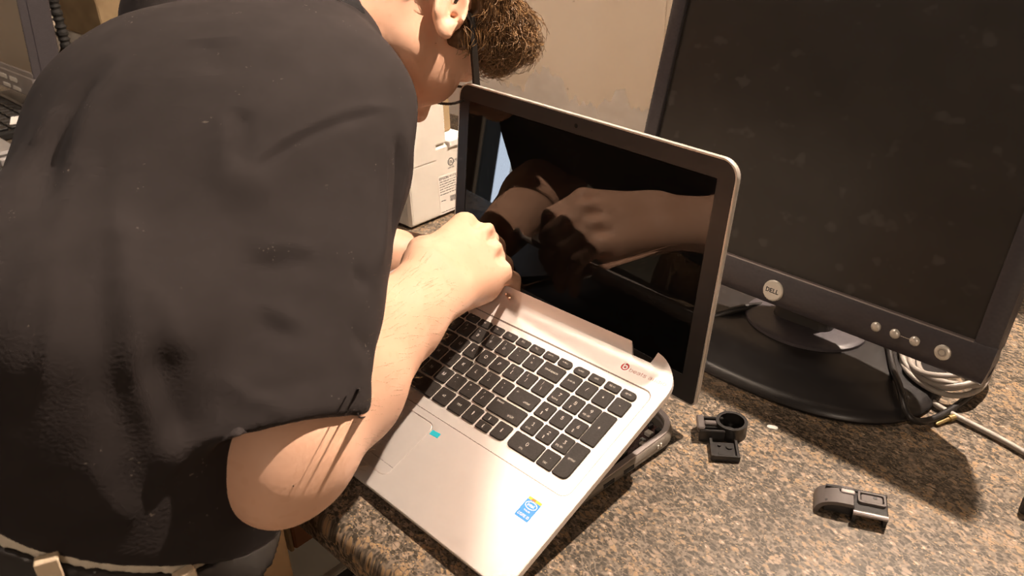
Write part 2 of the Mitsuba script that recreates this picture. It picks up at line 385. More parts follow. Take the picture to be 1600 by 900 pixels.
# the base: x to the right, y to the rear, z up from the counter; millimetres
ex = RL[:, 0]; ey = np.cross((0, 0, 1), ex)
RB = np.stack([ex, ey, V(0, 0, 1)], 1)
OB = OL + RL @ (V(-19.5, -222, 0) * MM); OB = V(OB[0], OB[1], ZT) - ey * .011
BX = lambda m: xf((cat(m)[0] * MM, cat(m)[1]), RB, OB)
BD = 246
hgt = lambda y: np.interp(y, [-BD, -BD * .8, 0], [4.6, 8.5, 20.5])
def basewarp(m, dz=0.0):
    v, f = cat(m); v = v.copy(); top = v[:, 2] > .5
    v[top, 2] = hgt(v[top, 1]) + (v[top, 2] - 1) + dz
    return v, f
bo = lambda d, r=(12, 12, 30, 30): Polygon(rrect(383 - 2 * d, BD - 2 * d, np.maximum(np.array(r) - d, 2), 9, (191.5, -BD / 2)))
wall = ext(bo(1.5).difference(bo(5.5)), 1.0, 1.0001 + 0).translate([0, 0, 0])
def basering(d0, d1, z0, z1, dz=0.0):
    P0, P1 = [np.array(bo(d).exterior.coords)[:-1] for d in (d0, d1)]
    n = len(P0)
    def at(P, z): return np.column_stack([P, np.full(n, z) if z is not None else hgt(P[:, 1]) + dz])
    return P0, P1, at
Pa, Pb, at = basering(3.0, 9.0, 0, 0)
Pc = np.array(bo(0).exterior.coords)[:-1]; Pd = np.array(bo(2.2).exterior.coords)[:-1]; Pe = np.array(bo(8.2).exterior.coords)[:-1]
zz = lambda P, k: np.column_stack([P, k * hgt(P[:, 1])])
add('laptop__base', BX(loft([zz(Pa, .05), zz(Pc, .35), zz(Pc, .62), zz(Pd, .93), zz(Pe, .93), np.column_stack([Pe, np.full(len(Pe), 2.0)])])), 'mat_base_side', 40)
rim = lambda d, k, o=0: np.column_stack([np.array(bo(d).exterior.coords)[:-1], k * hgt(np.array(bo(d).exterior.coords)[:-1, 1]) + o])
add('laptop__base__rim', BX(loft([rim(2.2, .93), rim(2.4, 1, .2), rim(7.6, 1, .2), rim(8.0, .93, -.2), rim(8.4, .6)], False)), 'mat_base_rim', 40)
add('laptop__base__vent_slot', BX(cat(*[cbox((382.4, -36 - 4 * i, 9.5), (383.4, -34 - 4 * i, 13.5), .2) for i in range(2)])), 'mat_label_white', False)
add('laptop__base__port', BX(cbox((382.3, -86, 6), (383.25, -72, 10.4), .3)), 'mat_rubber', False); add('laptop__base__port', BX(cbox((382.3, -112, 5.6), (383.25, -98, 9.8), .3)), 'mat_rubber', False)
add('laptop__motherboard', BX(cbox((12, -120, 2.6), (374, -10, 4.2), .2)), 'mat_board', False)
add('laptop__battery', BX(cbox((60, -238, 2.2), (270, -160, 4.4), .4)), 'mat_black', False)
add('laptop__optical_drive', BX(cbox((296, -176, 2.5), (366, -62, 9.2), .5)), 'mat_drive', False)
add('laptop__optical_drive__ribbon', BX(cbox((300, -62, 5), (358, -46, 9.9), .5)), 'mat_label_white', False)
r2 = np.random.default_rng(3)
for i in range(26):
    x, y, w, d, h = 312 + r2.random() * 54, -56 + r2.random() * 42, 2 + r2.random() * 7, 2 + r2.random() * 5, 1.5 + r2.random() * 6
    add('laptop__motherboard__component', BX(cbox((x, y, 4), (x + w, y + d, 4.2 + h), .3)), ('mat_board', 'mat_black', 'mat_steel', 'mat_label_white', 'mat_black')[i % 5], False)
for i in range(7):
    y = -70 - i * 15
    add('laptop__base__screw_post', BX(xf(cyl(2.4, 2.4, 8.4 - i * .5, 12), o=(371 - (i % 2) * 2, y, 0))), 'mat_board')
for x in (36, 327):
    add('laptop__base__hinge_bracket', BX(cat(cbox((x - 13, -26, 4), (x + 13, -6, 12), .6), cbox((x - 5, -10, 8), (x + 5, 1, 17), .8))), 'mat_steel', False)

# ------------------------------------------------------------------ the lifted keyboard cover
K = 18.7
DX = lambda m: xf((cat(m)[0] * MM, cat(m)[1]), RD, OD)
tag('keyboard_cover', 'silver laptop keyboard cover lifted at its rear edge, black keys and touchpad', 'keyboard cover')
cr = [(333 + 32.5 * math.sin(t), 30 + 33 * math.cos(t)) for t in np.linspace(0.12, np.pi / 2, 12)]
half = [(306.5, 63), (312.5, 53.5), (332.5, 53.5), (335.5, 62.9)] + cr[1:]
front = [(365.5 - 14 + 14 * math.cos(t), -183.5 + 14 - 14 * math.sin(t)) for t in np.linspace(0, np.pi / 2, 7)]
rt = half + front; CXD = 173.0
poly = Polygon([(2 * CXD - x, y) for x, y in rt][::-1] + rt)
recess = Polygon(rrect(364.5, 124.5, 9, 7, (173.2, -34.6)))
pad_hole = Polygon(rrect(105.4, 65.4, 7.5, 6, (149.6, -136.4)))
body = ext(poly, -6, -.5) + ext(poly.buffer(-.5), -.6, 0)
body = (body - ext(recess, -1.1, 1) - ext(pad_hole, -1.0, 1)).refine_to_length(3.2)
def lip(v):
    v = v.copy(); t = np.clip((v[:, 1] - 45) / 18, 0, 1); v[:, 2] += 8.0 * t ** 2.2
    return v
v, f = cat(body); add('keyboard_cover', DX((lip(v), f)), 'mat_silver', 28)
# key field border; shade at the recess edge put into its brown colour
trim = Polygon(rrect(364.5, 124.5, 9, 7, (173.2, -34.6))).difference(Polygon(rrect(362.7, 122.7, 8.2, 7, (173.2, -34.6))))
mat('mat_shade_and_line', (.30, .255, .23), 0.4, metal=0.5)
add('keyboard_cover__key_field_edge_shade', DX(ext(trim, -1.1, -.45)), 'mat_shade_and_line', False)
add('keyboard_cover__touchpad', DX(pill(104, 64, 7, -1.0, -.25, .25, (149.6, -136.4), 6)), 'mat_silver', 30)
add('keyboard_cover__touchpad__button_line', DX(cbox((98, -158.2, -.3), (201, -157.8, -.22), 0)), 'mat_shade_and_line', False)
mat('mat_key', mikit.proc(lambda p, n, uv: mix((.020, .016, .014), (.030, .025, .022), noise(p.x * 900, p.y * 900, p.z * 900))), 0.52, spec=0.4)
mat('mat_legend', (.50, .46, .42), 0.6)
def key(cx, cy, w, h, legs, r=1.4):
    k = add('keyboard_cover__key', DX(pill(w, h, r, -1.1, .75, .45, (cx, cy), 4)), 'mat_key', 25)
    ms = [xf((text(s, hh)[0] * (1, 1, 1), text(s, hh)[1]), o=(cx + dx, cy + dy, .75)) for s, hh, dx, dy in legs]
    if ms: add(k + '__legend', DX(cat(*ms)), 'mat_legend', False)
S = K - 2.5
def one(c, y, s, w=1.0, h=S, r=1.4, hh=3.6, dx=0, dy=.8): key(c * K, y, w * K - 2.5, h, [(s, hh, dx, dy)] if s else [], r)
def two(c, y, a, b): key(c * K, y, S, S, [(a, 2.6, -2.4, 4.4), (b, 3.2, -.6, -.8)])
for i, s in enumerate('esc f1 f2 f3 f4 f5 f6 f7 f8 f9 f10 f11 f12 prt_sc delete'.split()):
    r = (1.4, 1.4, 1.4, 4) if i == 0 else (3, 3.4, 4, 1.4) if i == 14 else 1.4
    key((.4575 + .9716 * i) * K, 14.5, 15.7, 8.6, [(s.replace('_', ' '), 1.9 if len(s) < 4 else 1.7, -.6, .9)] + ([('\u25B8', 2.2, 3.4, -1.2)] if False else []), r)
for c, s in ((15.1, 'home'), (16.07, 'end'), (17.055, 'pg up'), (18.0, 'pg dn')):
    key(c * K, 14.5, 15.5, 8.6, [(s, 1.8, -.3, .4)], (3, 1.4, 1.4, 4) if s == 'home' else (3, 3, 4, 1.4) if s == 'pg dn' else 1.4)
for i, (a, b) in enumerate(zip('~!@#$%^&*()_+', '`1234567890-=')): two(i + .5, 0, a, b)
key(13.77 * K, 0, 1.5 * K - 2.5, S, [('backspace', 2.3, 0, .5)])
key(.75 * K, -K, 1.5 * K - 2.5, S, [('tab', 2.6, -5, .6)])
for i, s in enumerate('QWERTYUIOP'): one(2 + i, -K, s)
two(12, -K, '{', '['); two(13, -K, '}', ']')
key(14.02 * K, -K, 1.02 * K - 2.5, S, [('|', 2.8, -2.4, 4), ('\\', 3.4, -.4, -1.6)])
key(.875 * K, -2 * K, 1.75 * K - 2.5, S, [('caps lock', 2.3, -2, .6)])
for i, s in enumerate('ASDFGHJKL'): one(2.25 + i, -2 * K, s)
two(11.25, -2 * K, ':', ';'); two(12.25, -2 * K, '"', "'")
key(13.65 * K, -2 * K, 1.77 * K - 2.5, S, [('enter', 2.4, 6.5, -2.6), ('\u2190', 2.6, -10, 3.4)])
key(1.125 * K, -3 * K, 2.25 * K - 2.5, S, [('shift', 2.4, -10, .6)])
for i, s in enumerate('ZXCVBNM'): one(2.75 + i, -3 * K, s)
two(9.75, -3 * K, '<', ','); two(10.75, -3 * K, '>', '.'); two(11.75, -3 * K, '?', '/')
key(13.4 * K, -3 * K, 2.28 * K - 2.5, S, [('pause', 2.2, -12, 4.6), ('shift', 2.6, 8, -3)])
H6 = S + .6
for c, w, s in ((.6, 1.2, 'ctrl'), (1.7, 1, 'fn'), (2.7, 1, 'win'), (3.7, 1, 'alt'), (6.75, 5.05, ''), (9.84, 1.13, 'alt'), (10.98, 1.1, 'ctrl'), (12.0, .98, '\u25C2'), (13.985, 1.0, '\u25B8')):
    one(c, -4.02 * K, s, w, H6, (4, 1.4, 1.4, 1.4) if c == .6 else (1.4, 5, 1.4, 1.4) if c > 13.9 else 1.4, 2.6)
for y, s in ((-70.6, '\u25B4'), (-80.0, '\u25BE')): key(12.99 * K, y, .96 * K - 2.5, 8.1, [(s, 2.4, 0, 0)], .8)
n0 = 15.08
for i, s in enumerate(('num lk', '/', '*', '-')): one(n0 + .985 * i, 0, s, 1, S, 1.4, 2.0 if i == 0 else 3.4)
for j, row in enumerate((('7', 'home', '8', '\u25B4', '9', 'pg up'), ('4', '\u25C2', '5', '', '6', '\u25B8'), ('1', 'end', '2', '\u25BE', '3', 'pg dn'))):
    for i in range(3):
        key((n0 + .985 * i) * K, -(j + 1) * K, S, S, [(row[2 * i], 3.6, .8, 1.8)] + ([(row[2 * i + 1], 2.1, -1.2, -3.6)] if row[2 * i + 1] else []))
key(15.58 * K, -4.02 * K, 2.0 * K - 2.9, H6, [('0', 3.6, 1, 1.6), ('ins', 2.2, -1.5, -4)], (5, 1.4, 1.4, 1.4))
key(17.03 * K, -4.02 * K, S, H6, [('.', 3.6, .8, 1.8), ('del', 2.2, -1, -3.8)])
key(17.96 * K, -1.5 * K, S - .6, 2 * K - 2.5, [('+', 3.8, 0, 1)])
key(17.96 * K, -3.52 * K, S - .6, 2 * K - 2.3, [('enter', 2.3, 0, 1)], (1.4, 6, 1.4, 1.4))
# prints and stickers
mat('mat_tape', (.02, .42, .52), 0.5); mat('mat_blue', (.03, .27, .74), 0.35); mat('mat_yellow', (.85, .55, .06), 0.4); mat('mat_orange', (.80, .22, .05), 0.4); mat('mat_red', (.72, .07, .08), 0.4); mat('mat_palered', (.62, .33, .29), 0.5)
add('keyboard_cover__tape_scrap', DX(xf(cbox((-5.4, -2.6, 0), (5.4, 2.6, .12), .05), rot((0, 0, 1), 4), (208.8, -110.8, 0))), 'mat_tape', False)
st = 'keyboard_cover__sticker'
add(st, DX(xf(pill(14.6, 20, 1, 0, .1, .05), o=(334.8, -120, 0))), 'mat_blue', False)
add(st + '__yellow_band', DX(cbox((327.9, -112.6, .1), (341.7, -110.2, .13), 0)), 'mat_yellow', False)
add(st + '__orange_spot', DX(cbox((331.5, -112.6, .13), (335.5, -110.6, .15), 0)), 'mat_orange', False)
el = lambda a, b: np.column_stack([a * np.cos(np.arange(28) * np.pi / 14), b * np.sin(np.arange(28) * np.pi / 14)])
add(st + '__print', DX(cat(xf(ext(Polygon(el(6, 3.6)).difference(Polygon(el(5.3, 2.8))), 0, .05), o=(334.8, -116.6, .1)), xf(text('intel', 2.6, .05, True), o=(334.6, -116.5, .1)), xf(text('inside', 1.7, .05), o=(334.8, -122, .1)), xf(text('CORE i5', 2.3, .05, True), o=(334.8, -126.6, .1)))), 'mat_paper', False)
lg = 'keyboard_cover__round_logo'
add(lg, DX(xf(cyl(4.0, 0, .1, 28), o=(314.5, 39.3, 0))), 'mat_red', 30)
add(lg + '__letter', DX(cat(xf(ext(Point(0, 0).buffer(2.5).difference(Point(0, 0).buffer(1.25)), 0, .06), o=(314.8, 38.8, .1)), cbox((312.2, 38.8, .1), (313.4, 42.9, .16), 0))), 'mat_silver', False)
m = text('beats audio', 4.2, .06); m[0][:, 0] *= 38.5 / np.ptp(m[0][:, 0])
add('keyboard_cover__lettering', DX(xf(m, rot((0, 0, 1), 3), (339.4, 39.6, 0))), 'mat_palered', False)

# ------------------------------------------------------------------ the big monitor on the right
RM = rot((0, 0, 1), -3.24) @ rot((1, 0, 0), 90 - 15.32); OM = V(-.30435, .71662, -.38892)
MX = lambda m: xf((cat(m)[0] * MM, cat(m)[1]), RM, OM)      # x right, y up, z towards the viewer; the origin is the middle of the screen's lower edge
mat('mat_monitor', mikit.proc(lambda p, n, uv: mix((.046, .042, .049), (.056, .051, .058), noise(p.x * 500, p.y * 500, p.z * 500))), 0.36, spec=0.5)
mat('mat_monitor_screen', mikit.proc(lambda p, n, uv: mix((.018, .0155, .0135), (.028, .024, .021), fbm(p.x * 26, p.y * 26, p.z * 26, 3)) + mi.Color3f(.05) * smoothstep(.66, .8, fbm(p.x * 60 + 3, p.y * 60, p.z * 60, 3)) * .3), 0.42, spec=0.55)
mat('mat_monitor_silver', (.72, .69, .63), 0.33, metal=0.45)
tag('monitor', 'big dark flat monitor behind the laptop with a silver round badge and three buttons', 'monitor')
W, H, SB, BB = 188.0, 301.0, 19.8, 37.0
# a frame of four profiles around the screen: the bottom one is deeper and bulges
def bar(p0, p1, prof):
    """profile (u across from the screen edge outwards, z) swept from p0 to p1 with mitred ends, given per end as (dx, dy) per unit of u"""
    (a, da), (b, db) = p0, p1
    A = [(a[0] + da[0] * u, a[1] + da[1] * u, z) for u, z in prof]; B = [(b[0] + db[0] * u, b[1] + db[1] * u, z) for u, z in prof]
    return loft([A, B])
side = [(0, -6), (0, 3.6), (.8, 4.6), (6, 5.4), (14, 4.6), (18.6, 2.4), (SB, -1), (SB, -14), (12, -14)]
k = SB
bl, br, tl, tr = (-W, 0), (W, 0), (-W, H), (W, H)
bot = [(0, -6), (0, 6.0), (.9, 7.0), (8, 9.0), (17, 9.2), (26, 7.4), (33, 4.2), (36.4, 0), (BB, -4), (36, -14), (14, -14)]
q = SB / BB
add('monitor__side_bezel', MX(cat(bar(((-W, 0), (-1, 0)), ((-W, H), (-1, 1)), side))), 'mat_monitor', 35)
add('monitor__side_bezel', MX(cat(bar(((W, 0), (1, 0)), ((W, H), (1, 1)), side))), 'mat_monitor', 35)
add('monitor__top_bezel', MX(bar(((-W, H), (-1, 1)), ((W, H), (1, 1)), side)), 'mat_monitor', 35)
bz = lambda s: [(s * (W + SB - (0 if u < 20 else (u - 20) * .22)), -u, z) for u, z in bot]
add('monitor__bottom_bezel', MX(loft([bz(-1), bz(1)])), 'mat_monitor', 35)
add('monitor__screen', MX(cbox((-W - 1, -1, -5), (W + 1, H + 1, -.2), 0)), 'mat_monitor_screen', False)
shell = lambda d, z, dy=0: np.column_stack([rrect(2 * (W + SB) - 2 * d, H + SB + BB - 2 * d, 10, 5, (0, (H + SB - BB) / 2 + dy)), np.full(20, z)])
mat('mat_ledge_highlight', (.17, .14, .135), 0.45, metal=0.3); mat('mat_foot', (.014, .013, .014), 0.34, spec=0.45)
add('monitor__ledge_highlight', MX(loft([[(-W, 0.3, -1), (-W, .3, 6.4), (-W - .5, -1.0, 7.2), (-W, -1.5, 4)], [(W, .3, -1), (W, .3, 6.4), (W + .5, -1.0, 7.2), (W, -1.5, 4)]])), 'mat_ledge_highlight', False)  # inner edge of the dark bezel; light caught there put into a paler colour
add('monitor__back_shell', MX(loft([shell(1, -10), shell(3, -26), shell(40, -44), shell(70, -62)])), 'mat_monitor', 35)
bd = add('monitor__badge', MX(xf(cyl(11.0, 6, 11.4, 32, ch=1.2), o=(0, -19.6, 0))), 'mat_monitor_silver', 30)
add(bd + '__lettering', MX(xf(text('DELL', 4.4, .3, True), o=(0, -19.6, 11.4))), 'mat_ink', False)
for x in (107.5, 125.3, 143.6):
    b = add('monitor__button', MX(xf(loft([np.column_stack([el(r, r), np.full(28, z)]) for r, z in ((4.7, 6), (4.7, 9.6), (4.0, 10.9), (2.2, 11.8))]), o=(x, -17.6 + (x - 107) * .0, 0))), 'mat_monitor_silver', 40)
    add(b + '__slot', MX(cbox((x - 2.6, -18.6, 11.0), (x + 2.6, -18.1, 11.75), 0)), 'mat_black', False)
    add('monitor__button_mark', MX(xf(ext(sbox(-1.7, -1.1, 1.7, 1.1).difference(sbox(-1.2, -.6, 1.2, .6)), 9.1, 9.3), o=(x, -9.6, -.3))), 'mat_ink', False)
add('monitor__button_link', MX(cbox((130, -17.9, 9.0), (139, -17.4, 9.3), 0)), 'mat_monitor_silver', False)
b = add('monitor__power_button', MX(xf(loft([np.column_stack([el(r, r), np.full(28, z)]) for r, z in ((7.2, 6), (7.2, 9.4), (6.4, 10.4), (4.2, 10.9), (3.8, 10.5))]), o=(168.5, -18.4, 0))), 'mat_monitor_silver', 40)
add(b + '__ring', MX(xf(ext(Point(0, 0).buffer(3.4).difference(Point(0, 0).buffer(2.5)), 10.4, 11.2), o=(168.5, -18.4, 0))), 'mat_steel', False)
# stand: domed oval foot, swivel collar, neck
def sup(cx, cy, a, b, z, n=44, e=2.5, flat=1.0):
    t = np.arange(n) * 2 * np.pi / n; c, s = np.cos(t), np.sin(t)
    return np.column_stack([cx + a * np.sign(c) * abs(c) ** (2 / e), cy + b * np.sign(s) * abs(s) ** (2 / e) * np.where(s > 0, 1.0, flat), np.full(n, z)])
bc = (-.300, .762)
add('monitor__foot', loft([sup(*bc, .156, .112, ZT), sup(*bc, .158, .114, ZT + .004), sup(*bc, .156, .112, ZT + .009), sup(*bc, .149, .105, ZT + .0135), sup(*bc, .120, .078, ZT + .018), sup(*bc, .117, .075, ZT + .0215), sup(*bc, .08, .055, ZT + .025)]), 'mat_foot', 40)
add('monitor__swivel_collar', xf(loft([sup(0, 0, a, b, z, e=2) for a, b, z in ((.068, .055, ZT + .02), (.067, .054, ZT + .028), (.061, .048, ZT + .031), (.02, .02, ZT + .032))]), o=(-.296, .777, 0)), 'mat_monitor', 40)
nk = lambda y, z, a, b: np.column_stack([rrect(2 * a, 2 * b, .012, 5, (-.296, y)), np.full(20, z)])
add('monitor__neck', loft([nk(.780, ZT + .028, .034, .022), nk(.785, ZT + .06, .031, .02), nk(.803, ZT + .16, .03, .02), nk(.822, ZT + .25, .034, .022)]), 'mat_black', 40)

# ------------------------------------------------------------------ the white printer and what is behind it
mat('mat_printer', (.66, .63, .57), 0.5); mat('mat_printer_label', (.72, .69, .64), 0.6)
XP = -.8715
tag('printer', 'white boxy printer with a small print label on its side, behind the laptop screen', 'printer')
add('printer__body', cbox((-1.22, .684, ZT + .003), (XP, .812, -.385), .004), 'mat_printer')
add('printer__upper_body', cbox((-1.22, .684, -.3845), (XP, .768, -.06), .004), 'mat_printer')
add('printer__side_panel', cbox((XP, .69, -.404), (XP + .0012, .744, -.07), .0006), 'mat_printer')
add('printer__lower_panel', cbox((XP, .69, -.49), (XP + .0006, .7435, -.4055), .0004), 'mat_printer')
add('printer__ledge', cbox((-1.22, .768, -.392), (XP + .003, .813, -.380), .002), 'mat_white')
add('printer__feet', cbox((-.90, .69, ZT), (-.88, .71, ZT + .004)), 'mat_rubber')
YZ = lambda m, y, z: xf(m, np.array([[0, 0, 1], [1, 0, 0], [0, 1, 0]], float), (XP, y, z))      # flat art (x to the rear, y up) onto the side
add('printer__label', YZ(cbox((.7445, -.494, 0), (.812, -.432, .0005), 0), 0, 0), 'mat_printer_label', False)
bits = [xf(text('EPSON', .0042, .0002, True, 'l'), o=(.7465, -.4365, .0005)), xf(text('MODEL', .0034, .0002, False, 'l'), o=(.768, -.4365, .0005))]
rl = np.random.default_rng(5)
for r, z in enumerate((-.4415, -.4455, -.4495, -.4535, -.4575, -.4620)):
    x = .7465
    while x < .806:
        w = .0015 + rl.random() * .006; bits.append(cbox((x, z - .0006, .0005), (min(x + w, .808), z + .0006, .0007), 0)); x += w + .0012
x = .766
while x < .806:
    w = .0004 + rl.random() * .0014; bits.append(cbox((x, -.4775, .0005), (x + w, -.4685, .0007), 0)); x += w + .0007
bits += [cbox((.7475, -.473, .0005), (.757, -.4718, .0007), 0), cbox((.747, -.4915, .0005), (.776, -.4905, .0007), 0)]
add('printer__label__print', YZ(cat(*bits), 0, 0), 'mat_ink', False)
ring_ = ext(Point(0, 0).buffer(.0062).difference(Point(0, 0).buffer(.0048)), 0, .0003)
add('printer__approval_mark', YZ(cat(xf(ring_, o=(.7725, -.4145, 0)), xf(text('UL', .0045, .0003, True), o=(.7725, -.4145, 0)), xf(text('LISTED', .0026, .0003), o=(.7725, -.4235, 0)), xf(text('US', .004, .0003), o=(.782, -.4145, 0))), 0, 0), 'mat_ink', False)
mat('mat_card', mikit.proc(lambda p, n, uv: mix((.23, .16, .085), (.34, .25, .14), fbm(p.x * 20, p.y * 40, p.z * 30, 3))), 0.8)
tag('cardboard_box', 'tan cardboard box standing on the printer ledge behind the person\'s glasses', 'box')
add('cardboard_box__carton', cbox((-1.12, .7785, -.3795), (-.902, .806, -.13), .003), 'mat_card')
add('cardboard_box__tape', cbox((-.903, .786, -.3795), (-.9005, .790, -.13), .0004), 'mat_paper')
tag(add('blue_leaflet', cbox((-.892, .7695, -.3795), (-.8905, .7775, -.345), .0003), 'mat_blue'), 'small blue and white leaflet on the printer ledge', 'leaflet')
add('blue_leaflet__white_edge', cbox((-.892, .7695, -.345), (-.8905, .7775, -.32), .0003), 'mat_paper', False)

# ------------------------------------------------------------------ small things on the counter to the right
mat('mat_pad', (.085, .062, .045), 0.6); mat('mat_cable', (.27, .245, .22), 0.45); mat('mat_cable_black', (.014, .013, .013), 0.4)
tag(add('round_pad', loft([sup(-.438, .778, a, b, z, e=2) for a, b, z in ((.090, .062, ZT), (.091, .063, ZT + .003), (.088, .06, ZT + .005))]), 'mat_pad', 40), 'flat brown round pad on the counter behind the laptop screen', 'pad')
cab = lambda key, P, r, m, label, n=60: tag(add(key, tube(spline(P, n), r, 8), m, True), label, 'cable')
zc = ZT
cab('black_cable', [(-.47, .69, zc + .009), (-.41, .706, zc + .009), (-.36, .755, zc + .03), (-.335, .83, zc + .01), (-.33, .93, zc + .006), (-.45, 1.04, zc + .006)], .0045, 'mat_cable_black', 'thick black cable curving past the brown round pad')
cab('black_cable', [(-.232, .86, -.34), (-.226, .842, -.40), (-.212, .80, -.465), (-.19, .755, zc + .025), (-.165, .715, zc + .022), (-.150, .70, zc + .012), (-.135, .72, zc + .006), (-.12, .80, zc + .006)], .0035, 'mat_cable_black', 'black cable hanging from the monitor onto its foot')
cab('black_cable', [(-.075, .952, zc + .02), (-.068, .93, zc + .025), (-.06, .90, zc + .012), (-.02, .88, zc + .006), (.06, .86, zc + .006)], .005, 'mat_cable_black', 'thick black cable behind the monitor at the right edge')
loops = []
for i, (a, b, dx, dy, dz, t) in enumerate(((.040, .047, 0, 0, .016, .0), (.036, .044, .003, .003, .020, .1), (.040, .041, -.002, -.003, .024, -.1), (.035, .048, .004, .005, .029, .12), (.033, .042, .006, .009, .017, -.12))):
    s = np.linspace(0, 2 * np.pi, 50, endpoint=False)
    p = np.column_stack([-.153 + dx + a * np.cos(s) + t * b * np.sin(s), (.799) + dy + b * np.sin(s), zc + .002 + dz + .004 * np.sin(2 * s + i)])
    loops.append(tube(np.vstack([p, p[:1]]), .0030, 7, False))
tail = spline([(-.196, .846, zc + .03), (-.190, .812, zc + .022), (-.172, .775, zc + .012), (-.150, .752, zc + .006), (-.116, .742, zc + .004), (-.055, .727, zc + .004), (.02, .690, zc + .004), (.12, .66, zc + .004)], 60)
tag('grey_cable', 'grey coiled cable under the monitor corner trailing off to the right', 'cable')
add('grey_cable__coil', cat(*loops), 'mat_cable', True); add('grey_cable__tail', tube(tail, .0030, 8), 'mat_cable', True)
k = 'audio_plug'; tag(k, 'small brass plug lying beside the grey cable and the monitor foot', 'plug')
p0, p1 = V(-.1305, .7185, zc + .003), V(-.1212, .7405, zc + .004)
add(k + '__pin', tube([p0, p0 + (p1 - p0) * .1, p0 + (p1 - p0) * .75], [.0009, .0017, .0019], 10), 'mat_brass', 30); add(k + '__collar', tube([p0 + (p1 - p0) * .72, p1], .0033, 12), 'mat_brass', 30)
k = 'power_adapter'; tag(k, 'black power adapter behind the monitor at the right edge', 'adapter')
add(k + '__case', cbox((-.10, .955, ZT), (.05, 1.03, ZT + .040), .006), 'mat_black'); add(k + '__plug_block', cbox((-.098, .895, ZT), (-.072, .930, ZT + .022), .004), 'mat_rubber')
tag(add('plastic_chip', xf(pill(.0105, .0055, .0025, 0, .0012, .0004), rot((0, 0, 1), 20), (-.2466, .6140, ZT)), 'mat_white'), 'tiny white plastic chip on the counter beside a black hinge cover', 'chip')
k = 'blue_plug'; tag(k, 'small black plug with a blue top cut off by the right edge of the frame', 'plug')
add(k + '__housing', cbox((-.0405, .645, ZT), (-.012, .68, ZT + .016), .002), 'mat_black'); add(k + '__blue_top', cbox((-.0405, .646, ZT + .0162), (-.012, .679, ZT + .021), .002), 'mat_blue')

# the two hinge covers broken out of the laptop
mat('mat_cover', (.014, .0125, .012), 0.30, spec=0.6); mat('mat_cover_grey', (.105, .092, .088), 0.33, metal=0.2)
k = 'hinge_cover'; tag(k, 'black plastic hinge cover beside the laptop corner, open side up with a round socket', 'hinge cover', 'hinge covers')
o, rz = V(-.2797, .5735, ZT), rot((0, 0, 1), -10)
A = lambda m: xf((cat(m)[0] * MM, cat(m)[1]), rz @ rot((0, 0, 1), 46), o)
add(k + '__plate', A(cat(cbox((-13, -42, 0), (13, -17, 3), .8), cbox((-13, -42, 3), (-10.5, -17, 7)), cbox((10.5, -42, 3), (13, -17, 6)), cbox((-13, -42, 3), (13, -40, 6.5)), cbox((-6, -37, 3), (7, -33, 4.2)), xf(cyl(3, 3, 4.4, 16), o=(5, -25, 0)), xf(cyl(1.6, 3, 4.6, 12), o=(-4, -23, 0)))), 'mat_cover', 30)
cup = ext(Point(0, 0).buffer(15).difference(Point(0, 0).buffer(11.8)), 0, 15) + ext(Point(0, 0).buffer(14.5), 0, 2)
add(k + '__socket', A(xf(cup, o=(9, 1, 0))), 'mat_cover', 30)
add(k + '__arm', A(cat(cbox((-22, -14, 0), (2, -11, 13), .8), cbox((-22, 6, 0), (2, 9, 13), .8), cbox((-22, -14, 0), (-2, 9, 3), .6), cbox((-22, -6, 3), (-2, -3.5, 11), .6))), 'mat_cover', 30)
add(k + '__bracket', A(cat(cbox((-24, -13, 9), (-17, 8, 15.5), 1.2), cbox((-17, -4, 10.5), (-4, 2, 14), 1))), 'mat_cover_grey', 30)
k = 'hinge_cover_001'; tag(k, 'black plastic hinge cover lying on the bare counter, arched side with a raised square panel', 'hinge cover', 'hinge covers')
o = V(-.1470, .5560, ZT)
A = lambda m: xf((cat(m)[0] * MM, cat(m)[1]), rot((0, 0, 1), 24), o)
arch = [(-28, 0)] + [(-28 + 21 * (1 - math.cos(t)) - 0, 15 * math.sin(t) ** .8) for t in np.linspace(.15, np.pi / 2, 8)] + [(2, 15), (2, 11.5), (-8, 11.5)] + [(-24 + 16 * (1 - math.cos(t)), 11.5 * math.sin(t) ** .8) for t in np.linspace(np.pi / 2, .15, 8)] + [(-24, 0)]
ar = ext(Polygon(arch).buffer(0), -11, 11); v, f = cat(ar); ar = (np.column_stack([v[:, 0], v[:, 2], v[:, 1]]), f[:, ::-1])
add(k + '__arched_shell', A(ar), 'mat_cover_grey', 30)
add(k + '__inner_rib', A(cat(cbox((-20, -9, 2), (2, -7, 13)), cbox((-20, 7, 2), (2, 9.5, 15)), cbox((-9, 3, 12), (2, 6.5, 16), .6))), 'mat_cover', 30)
add(k + '__slot_bar', A(cbox((-8, 1.5, 14.6), (3, 6, 16.4), .6)), 'mat_base_rim', 30)
add(k + '__plate', A(cat(cbox((2, -15, 9), (29, 11, 12.5), .8), cbox((2, -15, 0), (4.5, 10, 9)), cbox((26, -14, 0), (29, 10, 9)), cbox((2, 8.5, 0), (29, 11, 14)))), 'mat_cover', 30)
add(k + '__raised_panel', A(cat(xf(ext(Polygon(rrect(22, 14, 2.5)).difference(Polygon(rrect(18.5, 10.5, 2))), 12.5, 15), o=(16.5, 2, 0)), xf(pill(17, 9, 1.5, 12.5, 14.2, .5), o=(16.5, 2, 0)))), 'mat_cover_grey', 30)
add(k + '__screw_hole', A(cat(xf(cyl(1.8, 14.0, 14.5, 12), o=(19, 4, 0)))), 'mat_black', 30)
add(k + '__square_hole', A(xf(cbox((-2.6, -1.8, -.2), (2.6, 1.8, .5), .2), rot((0, 1, 0), -38), (-22.6, 1.5, 9.4))), 'mat_black', 30)
